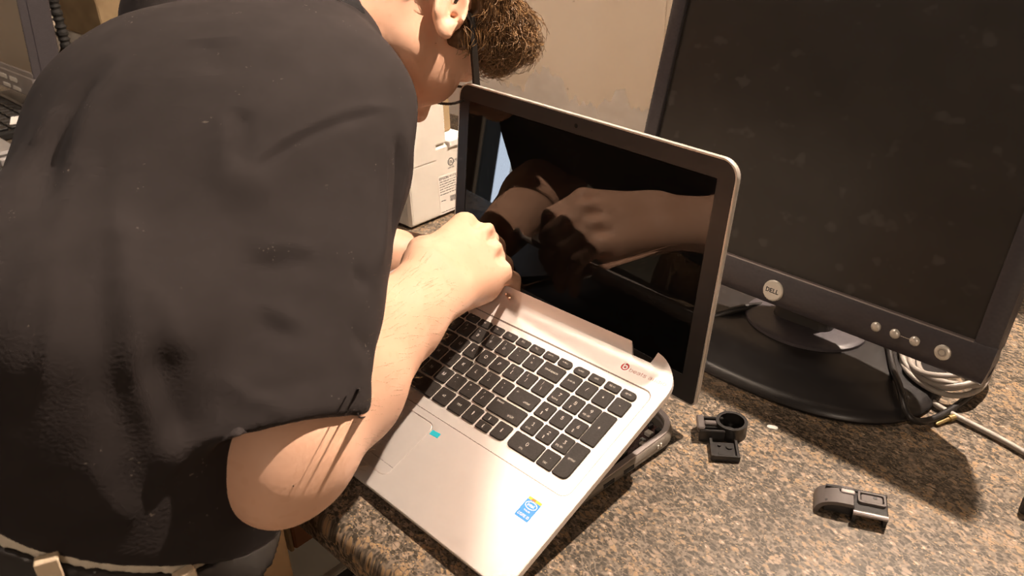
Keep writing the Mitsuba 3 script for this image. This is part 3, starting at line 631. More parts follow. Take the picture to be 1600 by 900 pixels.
add(k + '__rolled_edge', A(xf(tube([(2, 0, 0), (29, 0, 0)], 2.2, 12), o=(0, -14.5, 10.6))), 'mat_base_rim', 30)

# ------------------------------------------------------------------ far left: second monitor and clutter
RL2 = rot((0, 0, 1), 1.5) @ rot((1, 0, 0), 90 - 5); d0 = ray(61, 157); OL2 = d0 * (-.452 / d0[2])
SX = lambda m: xf((cat(m)[0] * MM, cat(m)[1]), RL2, OL2)       # the origin is the frame's lower right front corner; x runs right
mat('mat_far_frame', (.26, .24, .24), 0.4, metal=0.2); mat('mat_far_screen', (.20, .155, .11), 0.35, spec=0.6)
k = 'monitor_001'; tag(k, 'grey-framed monitor at the far left with a pale brownish screen', 'monitor')
add(k + '__screen', SX(cbox((-400, 56, -8), (-6, 360, -1), 0)), 'mat_far_screen', False)
add(k + '__bottom_bezel', SX(cat(cbox((-410, 0, -16), (-1, 46, 4), 3), cbox((-410, 45, -12), (-1, 57, 2), 2))), 'mat_far_frame')
add(k + '__side_bezel', SX(cbox((-5, 45, -16), (0, 380, 1), 1)), 'mat_monitor'); add(k + '__side_bezel', SX(cbox((-416, 45, -16), (-400, 380, 2), 1)), 'mat_far_frame')
add(k + '__back_shell', SX(cbox((-412, 2, -62), (-1, 378, -14), 4)), 'mat_monitor')
for x in (-150, -88): add(k + '__button_row', SX(cbox((x - 50, 24, 4), (x - 8, 34, 6), .6)), 'mat_white'); add(k + '__button_row', SX(cbox((x - 40, 6, 4), (x + 4, 14, 6), .6)), 'mat_white')
add(k + '__foot', cat(cbox(OL2 + (-.32, .0, -.048), OL2 + (-.09, .18, -.034), .004), cbox(OL2 + (-.24, .07, -.035), OL2 + (-.17, .10, .1), .004)), 'mat_monitor')
pz = lambda x, y, z: ray(x, y) * (z / ray(x, y)[2])
p = ray(90, 25) * 2.22
k = 'corrugated_hose'; s = np.linspace(0, 1, 110)
tag(add(k, tube(np.column_stack([p[0] + 0 * s, p[1] + 0 * s, ZT + .62 * s]), .0115 + .0018 * np.sign(np.sin(s * 2 * np.pi * 42)), 12), 'mat_rubber', 30), 'black corrugated hose standing right of the far left monitor', 'hose')
c = ray(114, 47) * 2.52
tag(add('paper_stack', cbox((c[0] - .13, c[1] - .01, ZT), (c[0] + .14, c[1] + .16, c[2] - .001), .002), 'mat_paper'), 'cream papers standing behind the cables and the person\'s back', 'paper')
tag(add('cardboard_box_001', cbox((c[0] - .02, c[1] - .012, c[2]), (c[0] + .24, c[1] + .15, c[2] + .22), .003), 'mat_card'), 'brown cardboard box on the cream papers behind the person\'s back', 'box')
q = V(c[0] - .045, c[1] - .022, 0)
cab('yellow_cable', [q + (-.01, 0, c[2] + .10), q + (.008, 0, c[2] + .03), q + (-.004, 0, c[2] - .02), q + (.022, 0, c[2] - .07), q + (.01, 0, c[2] - .14)], .003, 'mat_yellow', 'thin yellow cable in front of the cream papers')
cab('black_cable', [q + (-.03, -.012, c[2] + .10), q + (-.02, -.012, c[2] + .01), q + (.035, -.012, c[2] - .03), q + (.0, -.012, c[2] - .06), q + (-.02, -.012, c[2] - .15)], .003, 'mat_cable_black', 'thin black cable in front of the cream papers at the far left')
k = 'keyboard'; tag(k, 'black computer keyboard in front of the far left monitor', 'keyboard')
KX = lambda m: xf(m, np.eye(3), V(-1.93, .470, ZT))
add(k + '__body', KX(cbox((-.36, -.052, 0), (.075, .055, .018), .004)), 'mat_blackgloss')
for i in range(14):
    for j in range(4): add(k + '__key', KX(cbox((-.35 + i * .0295, -.046 + j * .025, .018), (-.325 + i * .0295, -.025 + j * .025, .0225), .002)), 'mat_black')
tag(add('paper_slip', xf(cbox((-.030, -.017, 0), (.030, .017, .002), .0003), rot((0, 0, 1), -20), (-1.905, .478, ZT + .0235)), 'mat_paper'), 'white paper slip lying on the far black keyboard', 'paper')
mat('mat_clearcase', (.30, .29, .29), 0.25, metal=0.3)
k = 'plastic_case'; tag(k, 'grey plastic case with a shiny edge at the left edge of the frame', 'case')
add(k + '__base', cbox((-1.86, .365, ZT), (-1.68, .412, ZT + .018), .004), 'mat_clearcase'); add(k + '__lid', cbox((-1.855, .368, ZT + .018), (-1.685, .409, ZT + .028), .005), 'mat_clearcase')
tag(add('black_pouch', cbox((-1.76, .322, ZT), (-1.595, .359, ZT + .022), .009), 'mat_rubber'), 'black soft pouch at the left edge of the frame', 'pouch')
q = V(-1.525, .312, ZT + .0035)
cab('white_cable', [q + (-.12, .005, 0), q + (-.04, .006, 0), q + (.012, -.004, 0), q + (.0, -.020, 0), q + (-.1, -.03, 0)], .0035, 'mat_white', 'white cable loop on the counter at the left edge of the frame')
tag(add('wooden_ruler', xf(cbox((-.10, -.012, 0), (.05, .012, .004), .001), rot((0, 0, 1), 12), pz(8, 156, ZT + .001) * (1, 1, 0) + (0, .0, ZT)), 'mat_card'), 'tan strip lying in front of the far left monitor', 'ruler')

# ------------------------------------------------------------------ the person
def skin(p, n, uv):
    a = fbm(p.x * 28, p.y * 28, p.z * 28, 3)
    s = smoothstep(.72, .80, noise(p.x * 160, p.y * 160, p.z * 160))
    return mix(mix((.64, .37, .25), (.70, .44, .315), a), (.60, .33, .21), s * .22)
mat('mat_skin', mikit.proc(skin), 0.5, spec=0.32)
bumped('mat_skin', lambda p, n, uv: fbm(p.x * 500, p.y * 500, p.z * 500, 2), 0.00012)
mat('mat_shirt', mikit.proc(lambda p, n, uv: mix((.020, .0165, .0165), (.030, .025, .025), fbm(p.x * 40, p.y * 40, p.z * 40, 3)) + mi.Color3f(.07, .06, .05) * smoothstep(.84, .90, noise(p.x * 560, p.y * 560, p.z * 560)) * smoothstep(.74, .8, noise(p.x * 60, p.y * 60, p.z * 60))), 0.95, spec=0.12, sheen=0.5)
bumped('mat_shirt', lambda p, n, uv: fbm(p.x * 700, p.y * 700, p.z * 700, 2), 0.0004)
mat('mat_collar', (.013, .012, .013), 0.75, spec=0.2, sheen=0.2)
mat('mat_trousers', mikit.proc(lambda p, n, uv: mix((.25, .165, .085), (.31, .21, .115), fbm(p.x * 60, p.y * 60, p.z * 60, 3))), 0.9, spec=0.15)
mat('mat_loop', (.62, .50, .36), 0.85); mat('mat_waistband', (.55, .50, .42), 0.85)
mat('mat_belt', (.018, .016, .017), 0.35, spec=0.5)
mat('mat_shoe', (.03, .025, .022), 0.5)
mat('mat_hair', mikit.proc(lambda p, n, uv: mix((.055, .028, .012), (.105, .058, .026), noise(p.x * 240, p.y * 240, p.z * 240))), 0.5, spec=0.4)
mat('mat_strand', mikit.proc(lambda p, n, uv: mix((.085, .045, .019), (.27, .155, .066), noise(p.x * 120, p.y * 120, p.z * 120))), 0.38, spec=0.5)
mat('mat_dark_hole', (.10, .03, .02), 0.8)

tag('person', 'person in a black polo shirt and dark-framed glasses bending over the opened laptop', 'person')
HF = nrm(V(-.017, .331, -.943)); HU = nrm(V(.011, .944, .331) - HF * (HF @ V(.011, .944, .331))); HR = np.cross(HF, HU)
H0 = V(-.730, .588, -.156)      # the middle of the head between the ears; the face looks down, the crown points away from the room
hp = lambda f, u, r: H0 + HF * f + HU * u + HR * r
HB = np.stack([HF, HU, HR], 1)
S, E, Wr = ray(518, 258) * .715, ray(447, 703) * .562, V(-.509, .423, -.3525)
SL, EL, WL = V(-.868, .412, -.160), V(-.80, .352, -.368), V(-.660, .570, -.440)
NB = V(-.715, .50, -.165) - RW[0] * .04

# stations of the trunk: centre, half width, half depth, direction to the right
TR = [(V(-.545, .10, -.50), .178, .130, V(.97, -.22, 0)), (V(-.555, .125, -.40), .168, .122, V(.96, -.28, 0)), (V(-.60, .22, -.315), .168, .125, V(.95, -.30, -.05)),
      (V(-.648, .33, -.248), .180, .128, V(.95, -.15, -.20)), (V(-.69, .43, -.205), .162, .108, V(.95, .0, -.28)), (V(-.715, .495, -.180), .095, .070, V(.95, .0, -.28))]
for i, q in enumerate((0, 0, .016, .040, .049, .048)): TR[i] = (TR[i][0] - RW[0] * q - TR[i][3] * (0, 0, 0, .004, .012, .012)[i], TR[i][1] + (0, 0, 0, .002, .006, .004)[i], *TR[i][2:])


def trunk(P, grow=0.0, st=TR):
    """elliptical cross-sections, blended along the chord from the first station to the last"""
    from scipy.interpolate import CubicSpline
    C = np.array([s_[0] for s_ in st]); u = nrm(C[-1] - C[0]); s = C @ u
    tab = np.column_stack([C, [s_[1] for s_ in st], [s_[2] for s_ in st], [s_[3] for s_ in st]])
    g = np.linspace(s[0], s[-1], 120); tab = (CubicSpline(s, tab) if len(st) > 2 else lambda z: np.stack([np.interp(z, s, tab[:, k]) for k in range(8)], 1))(g)
    R_ = tab[:, 5:8] - np.outer(tab[:, 5:8] @ u, u); R_ /= np.linalg.norm(R_, axis=1, keepdims=True)
    t = P @ u; tc = np.clip(t, s[0], s[-1]); z = t - tc
    i = lambda col: np.interp(tc, g, col)
    q = P - np.stack([i(tab[:, k]) for k in range(3)], 1); q = q - np.outer(q @ u, u)
    r = np.stack([i(R_[:, k]) for k in range(3)], 1); w = np.cross(np.broadcast_to(u, r.shape), r)
    A, B = i(tab[:, 3]) + grow, i(tab[:, 4]) + grow; D_ = B * .6
    x, y = (q * r).sum(1), (q * w).sum(1)
    k = np.sqrt((x / A) ** 2 + (y / B) ** 2 + (z / D_) ** 2); gg = np.sqrt((x / A ** 2) ** 2 + (y / B ** 2) ** 2 + (z / D_ ** 2) ** 2) + 1e-6
    return (k * (k - 1) / gg).astype(np.float32)


# --- right hand: knuckles, then fingers hooked over the rear edge of the lifted cover
MC = [ray(724, 352) * .829, ray(754, 366) * .826, ray(767, 396) * .822, ray(779, 427) * .818]
hf = nrm(MC[1] - Wr); hl = MC[3] - MC[0]; hl = nrm(hl - hf * (hl @ hf)); hn = np.cross(hf, hl); hn *= np.sign(hn @ V(.3, -.3, .6))
d0 = nrm(V(-.30, .66, -.62))
FL = [(.043, .025, .02), (.047, .028, .021), (.043, .026, .021), (.033, .020, .018)]
FR = [.0112, .0112, .0105, .0093]
FING = []
for i in range(4):
    a = d0 + hl * (-.10, 0.0, .06, .10)[i] + V(.06, .16, .03) * (0, 0, 0, 1)[i]; p1 = MC[i] + nrm(a) * FL[i][0]
    p2 = p1 + nrm(V(.02, .05, -.98) + hl * (.05, .02, 0, -.05)[i]) * FL[i][1]; p3 = p2 + nrm(V(.18, (-.50, -.45, -.2, -.1)[i], -.8)) * FL[i][2]
    FING.append([MC[i], p1, p2, p3])
tc = Wr + hf * .018 - hl * .022 - hn * .012; t1 = tc + hf * .034 - hl * .010 - hn * .020; t2 = t1 + hf * .030 + hl * .006 - hn * .012; t3 = t2 + hf * .022 + hl * .010 - hn * .004
ARM_HALF = nrm(S - E) + nrm(Wr - E)
OLE = E - nrm(ARM_HALF) * .020


def right_arm(P):
    d = rcone(P, S, S + (E - S) * .5, .056, .047)
    d = smin(d, rcone(P, S + (E - S) * .5, E, .047, .040), .02)
    m = E + (Wr - E) * .30
    f = smin(rcone(P, E, m, .040, .043), rcone(P, m, E + (Wr - E) * .72, .043, .033), .02)
    for s in (-1, 1): f = smin(f, rcone(P, E + (Wr - E) * .70 + hl * s * .008, Wr + hl * s * .0125, .0285, .0215), .012)
    d = smin(d, f, .028)
    d = smin(d, rcone(P, OLE, OLE + (E - S) * .03, .026, .024), .018)
    d = smin(d, ell(P, Wr + hl * .024 - hf * .012 + hn * .006, np.stack([hf, hl, hn], 1), (.014, .010, .010)), .012)
    # hand
    h = None
    for i in range(4):
        c = Wr + hl * (-.019, -.006, .007, .019)[i] + hf * .006
        q = rcone(P, c, MC[i], .0165, .0128)
        h = q if h is None else smin(h, q, .014)
        h = smin(h, rcone(P, c - hn * .012 + hf * .015, MC[i] - hn * .012 - hf * .008, .0150, .0120), .010)
    h = smin(h, rcone(P, Wr + hl * .020 - hn * .012 + hf * .012, MC[3] - hn * .012 - hf * .02 + hl * .001, .018, .0135), .012)
    h = smin(h, rcone(P, tc, t1, .019, .0145), .014)
    h = smin(h, rcone(P, t1, t2, .0135, .0112), .006); h = smin(h, rcone(P, t2, t3, .0112, .0085), .004)
    for i in range(4):
        k = FING[i]
        q = smin(rcone(P, k[0], k[1], FR[i] + .0012, FR[i] - .0002), rcone(P, k[1], k[2], FR[i] - .0002, FR[i] - .0012), .004)
        q = smin(q, rcone(P, k[2], k[3], FR[i] - .0012, FR[i] - .0028), .003)
        h = smin(h, q, .0055)
        h = smin(h, ell(P, k[0] + hn * .0035, np.stack([hf, hl, hn], 1), (.0125, .0098, .0105)), .005)
    for i in range(3):  # shallow hollows between the knuckles
        v = (MC[i] + MC[i + 1]) / 2 + hn * .0125 + hf * .002
        h = smax(h, -ell(P, v, np.stack([hf, hl, hn], 1), (.013, .0045, .0052)), .006)
    return smin(d, h, .016)


lf = nrm(V(-.590, .596, -.476) - WL); ll = nrm(np.cross(lf, (0, 0, 1))); ln = np.cross(ll, lf) * 1.0


def left_arm(P):
    d = rcone(P, SL, EL, .060, .044)
    d = smin(d, smin(rcone(P, EL, EL + (WL - EL) * .35, .043, .044), rcone(P, EL + (WL - EL) * .35, WL, .044, .028), .02), .03)
    h = None
    for i in range(4):
        c = WL + ll * (.018, .006, -.006, -.018)[i]; m = c + lf * .075 + ll * (.012, .004, -.004, -.012)[i] + V(0, 0, .012)
        q = smin(rcone(P, c, m, .017, .0125), rcone(P, m, m + lf * .038 + V(0, 0, .004), .0115, .0105), .006)
        q = smin(q, rcone(P, m + lf * .038 + V(0, 0, .004), m + lf * .050 + V(0, .002, -.022), .0102, .0085), .004)
        h = q if h is None else smin(h, q, .006)
    t = WL + lf * .03 + ll * -.02 + V(0, 0, .012)
    h = smin(h, rcone(P, t, t + lf * .055 + V(0, 0, .022), .015, .009), .012)
    return smin(d, h, .016)


def E3(*r): return np.array(r)
def head(P):
    e = lambda c, r, B=HB: ell(P, hp(*c), B, r)
    d = e((-.012, .048, 0), (.097, .078, .0755))
    d = smin(d, e((.045, -.012, 0), (.056, .082, .0570)), .03)
    for s in (-1, 1):
        d = smin(d, rcone(P, hp(.008, -.045, s * .050), hp(.074, -.088, s * .014), .022, .017), .03)
        d = smin(d, e((.060, -.012, s * .0405), (.032, .026, .019)), .03)
        d = smin(d, e((.086, .030, s * .028), (.014, .010, .026)), .012)
    d = smin(d, e((.084, -.092, 0), (.018, .016, .020)), .015)
    for s in (-1, 1): d = smax(d, -e((.106, .010, s * .029), (.014, .011, .014)), .012)
    for s in (-1, 1): d = smin(d, e((.0835, .010, s * .031), (.0115, .0115, .0135)), .003)
    nose = smin(rcone(P, hp(.094, .014, 0), hp(.114, -.022, 0), .0085, .0105), e((.116, -.027, 0), (.0115, .0105, .0115)), .006)
    for s in (-1, 1): nose = smin(nose, e((.106, -.030, s * .0125), (.011, .0085, .0068)), .005)
    d = smin(d, nose, .010)
    for s in (-1, 1): d = smax(d, -e((.1095, -.0385, s * .0070), (.0062, .0062, .0036)), .002)
    d = smin(d, e((.097, -.055, 0), (.012, .0055, .021)), .006); d = smin(d, e((.095, -.0655, 0), (.012, .0065, .019)), .006)
    d = smax(d, -e((.110, -.0602, 0), (.009, .0011, .021)), .002)
    # neck
    d = smin(d, rcone(P, hp(-.030, -.035, 0), NB + V(0.005, .0, .0), .056, .066), .035)
    for s in (-1, 1):
        R_ = HB @ rot((0, 0, 1), 0)
        ax = nrm(HU * .90 - HF * .42); bx = nrm(HF * .90 + HU * .42); out = nrm(HR * s * .80 - HF * .55)
        bx = nrm(bx - out * (bx @ out)); ax = np.cross(out, bx) * s
        ax *= np.sign(ax @ HU); C = hp(-.012, .006, s * .078)
        B = np.stack([bx, ax, out], 1)
        ear = ell(P, C, B, (.0175, .031, .0085))
        ear = smax(ear, -ell(P, C + out * .0095 + bx * .002 + ax * .003, B, (.0115, .0215, .0085)), .003)
        rim = None; th = np.linspace(math.radians(-40), math.radians(215), 12)
        pts = [C + out * .006 + bx * .0165 * math.cos(t) + ax * (.0295 * math.sin(t)) for t in th]
        for a, b in zip(pts[:-1], pts[1:]):
            q = rcone(P, a, b, .0034, .0034); rim = q if rim is None else np.minimum(rim, q)
        ear = smin(ear, rim, .004)
        ear = smin(ear, ell(P, C - ax * .0275 + bx * .003 + out * .003, B, (.0095, .0105, .0055)), .005)
        ear = smin(ear, rcone(P, C - ax * .012 - bx * .004 + out * .004, C + ax * .014 - bx * .005 + out * .006, .0034, .003), .004)
        ear = smin(ear, ell(P, C + bx * .0135 - ax * .006 + out * .002, B, (.0045, .006, .0055)), .003)
        d = smin(d, ear, .007)
        d = smax(d, -rcone(P, C + bx * .006 - ax * .006 + out * .010, C + bx * .008 - ax * .006 - out * .012, .0042, .003), .003)
    return d


HIP = [(V(-.555 + s * .092 * .95, .10 - s * .02, -.53), V(-.555 + s * .11, .145, -.95), V(-.555 + s * .12, .075, -1.33)) for s in (-1, 1)]
PEL = [(V(-.545, .098, -.60), .165, .120, V(.97, -.22, 0)), (V(-.545, .10, -.50), .172, .122, V(.97, -.22, 0)), (V(-.553, .115, -.40), .160, .114, V(.96, -.28, 0)), (V(-.556, .12, -.35), .157, .112, V(.96, -.28, 0)), (V(-.568, .145, -.27), .152, .108, V(.96, -.28, 0))]
def bz(P): return (P[:, 2] + .371 + .75 * (np.minimum(P[:, 1], .112) - .10) + .1 * np.maximum(P[:, 1] - .112, 0)) / 1.25        # height above the belt line, which rises to the back
def legs(P, g=0.0):
    d = trunk(P, g, PEL)
    for a, b, c in HIP:
        d = smin(d, smin(rcone(P, a, b, .088 + g, .062 + g), rcone(P, b, c, .060 + g, .045 + g * 1.4), .03), .04)
    return d


def bodycore(P):
    d = smin(trunk(P, -.030), smax(legs(P, -.022), bz(P) + .05, .02), .03)
    for a, b, c in HIP: d = smin(d, rcone(P, c + (0, -.02, -.03), c + (0, .13, -.045), .036, .026), .03)
    return d


def M_(vf):
    return m3.Manifold(m3.Mesh(vf[0].astype(np.float32), vf[1].astype(np.uint32)))


def sm(vf, it=6):
    m = trimesh.Trimesh(*vf, process=False); trimesh.smoothing.filter_taubin(m, .5, -.52, it)
    return np.array(m.vertices), np.array(m.faces)


ra_lo = np.min([S, E, Wr] + MC + [f[3] for f in FING], 0) - .075; ra_hi = np.max([S, E, Wr] + MC, 0) + .075
m_ra = sm(nets(right_arm, ra_lo, ra_hi, .0027), 4)
m_la = sm(nets(left_arm, np.min([SL, EL, WL], 0) - .075, np.max([SL, EL, WL + lf * .15], 0) + .075, .0042), 3)
hd = [hp(f, u, r) for f in (-.12, .14) for u in (-.13, .14) for r in (-.11, .11)] + [NB - .08, NB + .08]
m_hd = sm(nets(head, np.min(hd, 0), np.max(hd, 0), .0028), 3)
m_bd = nets(bodycore, V(-.95, -.12, -1.42), V(-.30, .66, .0), .014)
big = lambda m: max(m.decompose(), key=lambda q: q.volume())
body = M_(m_bd) + big(M_(m_ra)) + M_(m_la) + M_(m_hd)
add('person__body', body, 'mat_skin', True)

# --- polo shirt
SH = S + (E - S) * .985 - RW[0] * .014; ARM = nrm(E - S); ARML = nrm(EL - SL); SHL = SL + (EL - SL) * .96
ax_r = nrm(np.cross(ARM, V(.3, -.3, .4)))


#@S0
STROKES = [(-3.2,2.6,[(-492,248,-193),(-499,271,-188),(-504,296,-183),(-509,321,-181),(-513,352,-181),(-518,390,-187)]),
    (2.4,3.6,[(-497,245,-192),(-502,267,-184),(-507,293,-179),(-513,322,-177),(-517,350,-175),(-523,392,-181),(-534,422,-193)]),
    (-1.0,1.5,[(-502,251,-188),(-506,271,-181),(-511,296,-175),(-516,325,-174),(-519,355,-174),(-524,391,-179)]),
    (4,9,[(-655,250,-130),(-617,209,-149),(-595,182,-166),(-559,155,-182),(-518,132,-191),(-498,118,-195),(-464,94,-206),(-448,78,-218),(-436,63,-244)]),
    (-5,13,[(-672,247,-131),(-652,211,-154),(-635,185,-172),(-588,155,-188),(-532,128,-191)]),
    (4,5,[(-558,162,-180),(-508,132,-193),(-501,128,-194),(-458,104,-207),(-434,90,-221),(-423,74,-247),(-419,63,-270)]),
    (-3,7,[(-546,152,-184),(-511,129,-192),(-463,105,-205),(-437,85,-222)]),
    (3,6,[(-577,180,-172),(-542,162,-184),(-495,141,-194),(-464,126,-207)]),
    (-4,8,[(-487,149,-195),(-448,131,-210)]),
    (7,10,[(-559,199,-169),(-533,180,-182),(-489,156,-194),(-476,150,-199),(-442,135,-210),(-417,123,-228),(-406,117,-249),(-398,116,-269),(-391,117,-291),(-389,115,-316),(-385,122,-349)]),
    (4,9,[(-446,152,-211),(-417,147,-232),(-408,144,-259)]),
    (-6,11,[(-412,128,-237),(-410,131,-256),(-403,129,-279),(-387,126,-296)]),
    (-5,12,[(-471,135,-203),(-435,121,-219),(-416,112,-238),(-406,105,-266),(-396,102,-292)]),
    (3,7,[(-660,193,-159),(-641,162,-182)]),
    (-4,10,[(-652,227,-142),(-633,187,-171),(-586,139,-190)]),
    (-5,6,[(-389,102,-329),(-389,95,-336),(-389,91,-340),(-390,85,-343)]),
    (6,11,[(-387,94,-346),(-386,101,-350),(-386,105,-350)]),
    (3.5,9,[(-404,85,-279),(-397,80,-297),(-394,81,-309),(-391,84,-319),(-389,95,-333)]),
    (-6,7,[(-537,276,-158),(-520,262,-174),(-503,247,-189)]),
    (4,8,[(-552,274,-153),(-524,259,-168),(-505,242,-186),(-484,221,-207)]),
    (4,6,[(-512,386,-194),(-492,368,-219),(-474,352,-242),(-453,330,-261),(-435,304,-272)]),
    (-9,8,[(-516,403,-205),(-504,391,-229),(-492,376,-255),(-475,353,-274)]),
    (3,5,[(-404,162,-273),(-398,164,-277),(-377,173,-285),(-365,188,-297)]),
    (-4,8,[(-429,280,-260),(-430,286,-267),(-427,292,-275)]),
    (-3,8,[(-398,252,-284),(-399,260,-297),(-396,265,-308)]),
    (2.5,7,[(-430,207,-250),(-420,213,-257),(-408,223,-266)]),
    (-2.5,8,[(-422,198,-257),(-410,210,-267),(-394,216,-276)]),
    (2.5,7,[(-453,224,-233),(-453,244,-233),(-447,269,-241)]),
    (-2.0,9,[(-444,217,-241),(-446,243,-243),(-431,261,-252)]),
    (4,14,[(-504,257,-185),(-473,244,-213),(-448,223,-239)]),
    (-3,16,[(-616,303,-123),(-572,281,-143)])]
#@S1


def drape(vf):
    """moves the shirt's points along their normals: soft random undulation, then the folds and seams listed in STROKES (amplitude and width in mm, then 3-D points)"""
    v, f = vf; n = trimesh.Trimesh(v, f, process=False).vertex_normals
    h = (meshkit.noise(v * (11, 7, 7), 9) - .5) * .007 + (meshkit.noise(v * 34, 2) - .5) * .0016
    for amp, w, pts in STROKES:
        c = spline(np.array(pts) * MM, max(12, len(pts) * 6)) if len(pts) > 2 else np.linspace(np.array(pts[0]) * MM, np.array(pts[1]) * MM, 12)
        near = np.nonzero(((v > c.min(0) - .04) & (v < c.max(0) + .04)).all(1))[0]
        if not len(near): continue
        ba = c[1:] - c[:-1]; d2 = np.full(len(near), 9.0); tt = np.zeros(len(near))
        for i in range(len(ba)):
            q = v[near] - c[i]; t = np.clip(q @ ba[i] / (ba[i] @ ba[i]), 0, 1); e = ((q - t[:, None] * ba[i]) ** 2).sum(1)
            m = e < d2; d2[m] = e[m]; tt[m] = (i + t[m]) / len(ba)
        h[near] += amp * MM * np.exp(-d2 / (w * MM) ** 2) * np.sin(np.clip(np.minimum(tt, 1 - tt) * 3.4 + .04, 0, 1) * np.pi / 2) ** 1.5
    for a_, b_ in ((S, SH), (SL, SHL)):      # the inside of a sleeve stays
        u = nrm(b_ - a_); t = (v - a_) @ u; q = v - a_ - t[:, None] * u; r_ = np.linalg.norm(q, axis=1)
        h[(r_ < .064) & ((n * q).sum(1) < 0) & (t > .1)] = 0
    return v + n * h[:, None], f


def sleeve(P, A, H, ax, ra, rb, L, hx):
    d = rcone(P, A, H + ax * .03, ra, rb)
    t = (P - A) @ ax
    tt = (P - H) @ hx + L + .010 * (meshkit.noise(P * 12, 8) - .5)
    d = smax(d, tt - L, .004)
    hem = np.abs(tt - (L - .026)); d = d + .0016 * np.exp(-(hem / .0022) ** 2)
    inner = rcone(P, A, H + ax * .03, ra - .011, rb - .010)
    return smax(d, -np.maximum(inner, (L - .028) - tt), .002)


def shirt(P):
    d = smin(trunk(P, .004), trunk(P, .013, PEL), .035)
    d = smin(d, rcone(P, NB, S, .058, .060), .03)
    d = smin(d, rcone(P, NB, SL, .058, .062), .04)
    d = smax(d, -((P[:, 2] + .352 + .45 * (P[:, 1] - .10)) / 1.09 + .42 * np.clip(P[:, 0] + .435, 0, .06) + .006 * (meshkit.noise(P * 14, 6) - .5)), .006)
    a = sleeve(P, S, SH, nrm(SH - S), .062, .0685, np.linalg.norm(SH - S), nrm(ARM + RW[0] * .22 + RW[2] * .42)); b = sleeve(P, SL, SHL, ARML, .070, .066, np.linalg.norm(SHL - SL), ARML)
    d = smin(smin(d, a, .02), b, .03)
    return d


lo = V(-1.02, -.06, -.62); hi = V(-.33, .66, -.02)
add('person__polo_shirt', sm(drape(sm(nets(shirt, lo, hi, .0034, 1.8), 5)), 3), 'mat_shirt', True)
add('person__trousers', sm(nets(lambda P: smax(legs(P, .006), bz(P) - .004, .003), V(-.82, -.08, -1.36), V(-.28, .32, -.27), .0075), 2), 'mat_trousers', True)
belt = lambda P: np.maximum(np.maximum(legs(P, .012), -legs(P, .004)), np.abs(bz(P) + .025) - .019)
add('person__belt', nets(belt, V(-.82, -.08, -.50), V(-.30, .34, -.24), .0040), 'mat_belt', True)

#@EXTRA
NA = nrm(hp(-.030, -.035, 0) - NB); nr = nrm(np.cross(NA, (0, 0, 1))); nu = np.cross(nr, NA)


def cring(t, rad, tilt=0.0, n=48, gap=.55):
    a = np.linspace(-np.pi / 2 + gap, 1.5 * np.pi - gap, n)      # open at the throat
    return np.array([NB + NA * (t + tilt * math.sin(x)) + (nr * math.cos(x) * 1.0 + nu * math.sin(x) * .93) * rad for x in a])


def shellring(rows, th=.0016):
    """open sheet through rows of points, given a thickness"""
    R = np.array(rows); k, n = R.shape[:2]
    du = np.gradient(R, axis=0); dv = np.gradient(R, axis=1); N = np.cross(du, dv); N /= np.linalg.norm(N, axis=2, keepdims=True) + 1e-12
    A_, B_ = R + N * th, R - N * th
    v = np.vstack([A_.reshape(-1, 3), B_.reshape(-1, 3)]); f = []
    i = lambda a, b, s: s * k * n + a * n + b
    for a in range(k - 1):
        for b in range(n - 1):
            f += [(i(a, b, 0), i(a, b + 1, 0), i(a + 1, b + 1, 0), i(a + 1, b, 0)), (i(a, b, 1), i(a + 1, b, 1), i(a + 1, b + 1, 1), i(a, b + 1, 1))]
    for b in range(n - 1):
        f += [(i(0, b, 0), i(0, b, 1), i(0, b + 1, 1), i(0, b + 1, 0)), (i(k - 1, b, 0), i(k - 1, b + 1, 0), i(k - 1, b + 1, 1), i(k - 1, b, 1))]
    for a in range(k - 1):
        f += [(i(a, 0, 0), i(a + 1, 0, 0), i(a + 1, 0, 1), i(a, 0, 1)), (i(a, n - 1, 0), i(a, n - 1, 1), i(a + 1, n - 1, 1), i(a + 1, n - 1, 0))]
    return v, np.array(f)


CT = .040
prof = [(CT - .036, .0660), (CT - .018, .0665), (CT - .003, .0672), (CT, .0690), (CT - .003, .0708), (CT - .012, .0740), (CT - .024, .0785), (CT - .036, .0830)]
add('person__polo_shirt__collar', shellring([cring(t, r, .006) for t, r in prof]), 'mat_collar', 40)
add('person__polo_shirt__collar_stripe', shellring([cring(t, r + .0018, .006) for t, r in ((CT - .0195, .0768), (CT - .0225, .0780))], .0005), 'mat_shirt', 40)

# --- trousers' details: waistband, belt loops
band = lambda P: np.maximum(np.maximum(legs(P, .0105), -legs(P, .003)), np.abs(bz(P) + .001) - .0055)
add('person__trousers__waistband', nets(band, V(-.82, -.08, -.50), V(-.30, .34, -.24), .0036), 'mat_waistband', True)
def on_hip(x, y, z, g):
    """walks from outside towards the hip's axis until the surface offset g is met"""
    c = V(-.55, .11, z); d = nrm(V(x, y, z) - c); c = c + (0, 0, -.066 - .75 * .155 * d[1]); t = np.linspace(.30, .05, 400).astype(np.float32)
    q = (c + d * t[:, None]).astype(np.float32); v = legs(q, g); i = int(np.argmax(v < 0)); return q[i].astype(float), d
for ang in (-88, -24, -2, 92, 125, 205):
    p, d = on_hip(-.55 + math.cos(math.radians(ang)), .11 + math.sin(math.radians(ang)), -.340, .0125)
    side_ = np.cross((0, 0, 1), d)
    add('person__trousers__belt_loop', xf(cat(cbox((-.0060, -.024, -.001), (.0060, .024, .0012), .0006), cbox((-.0060, -.026, -.006), (.0060, -.0225, .0012), .0006), cbox((-.0060, .0225, -.006), (.0060, .026, .0012), .0006)), np.stack([side_, V(0, 0, 1), d], 1), p + d * .0012), 'mat_loop', 20)
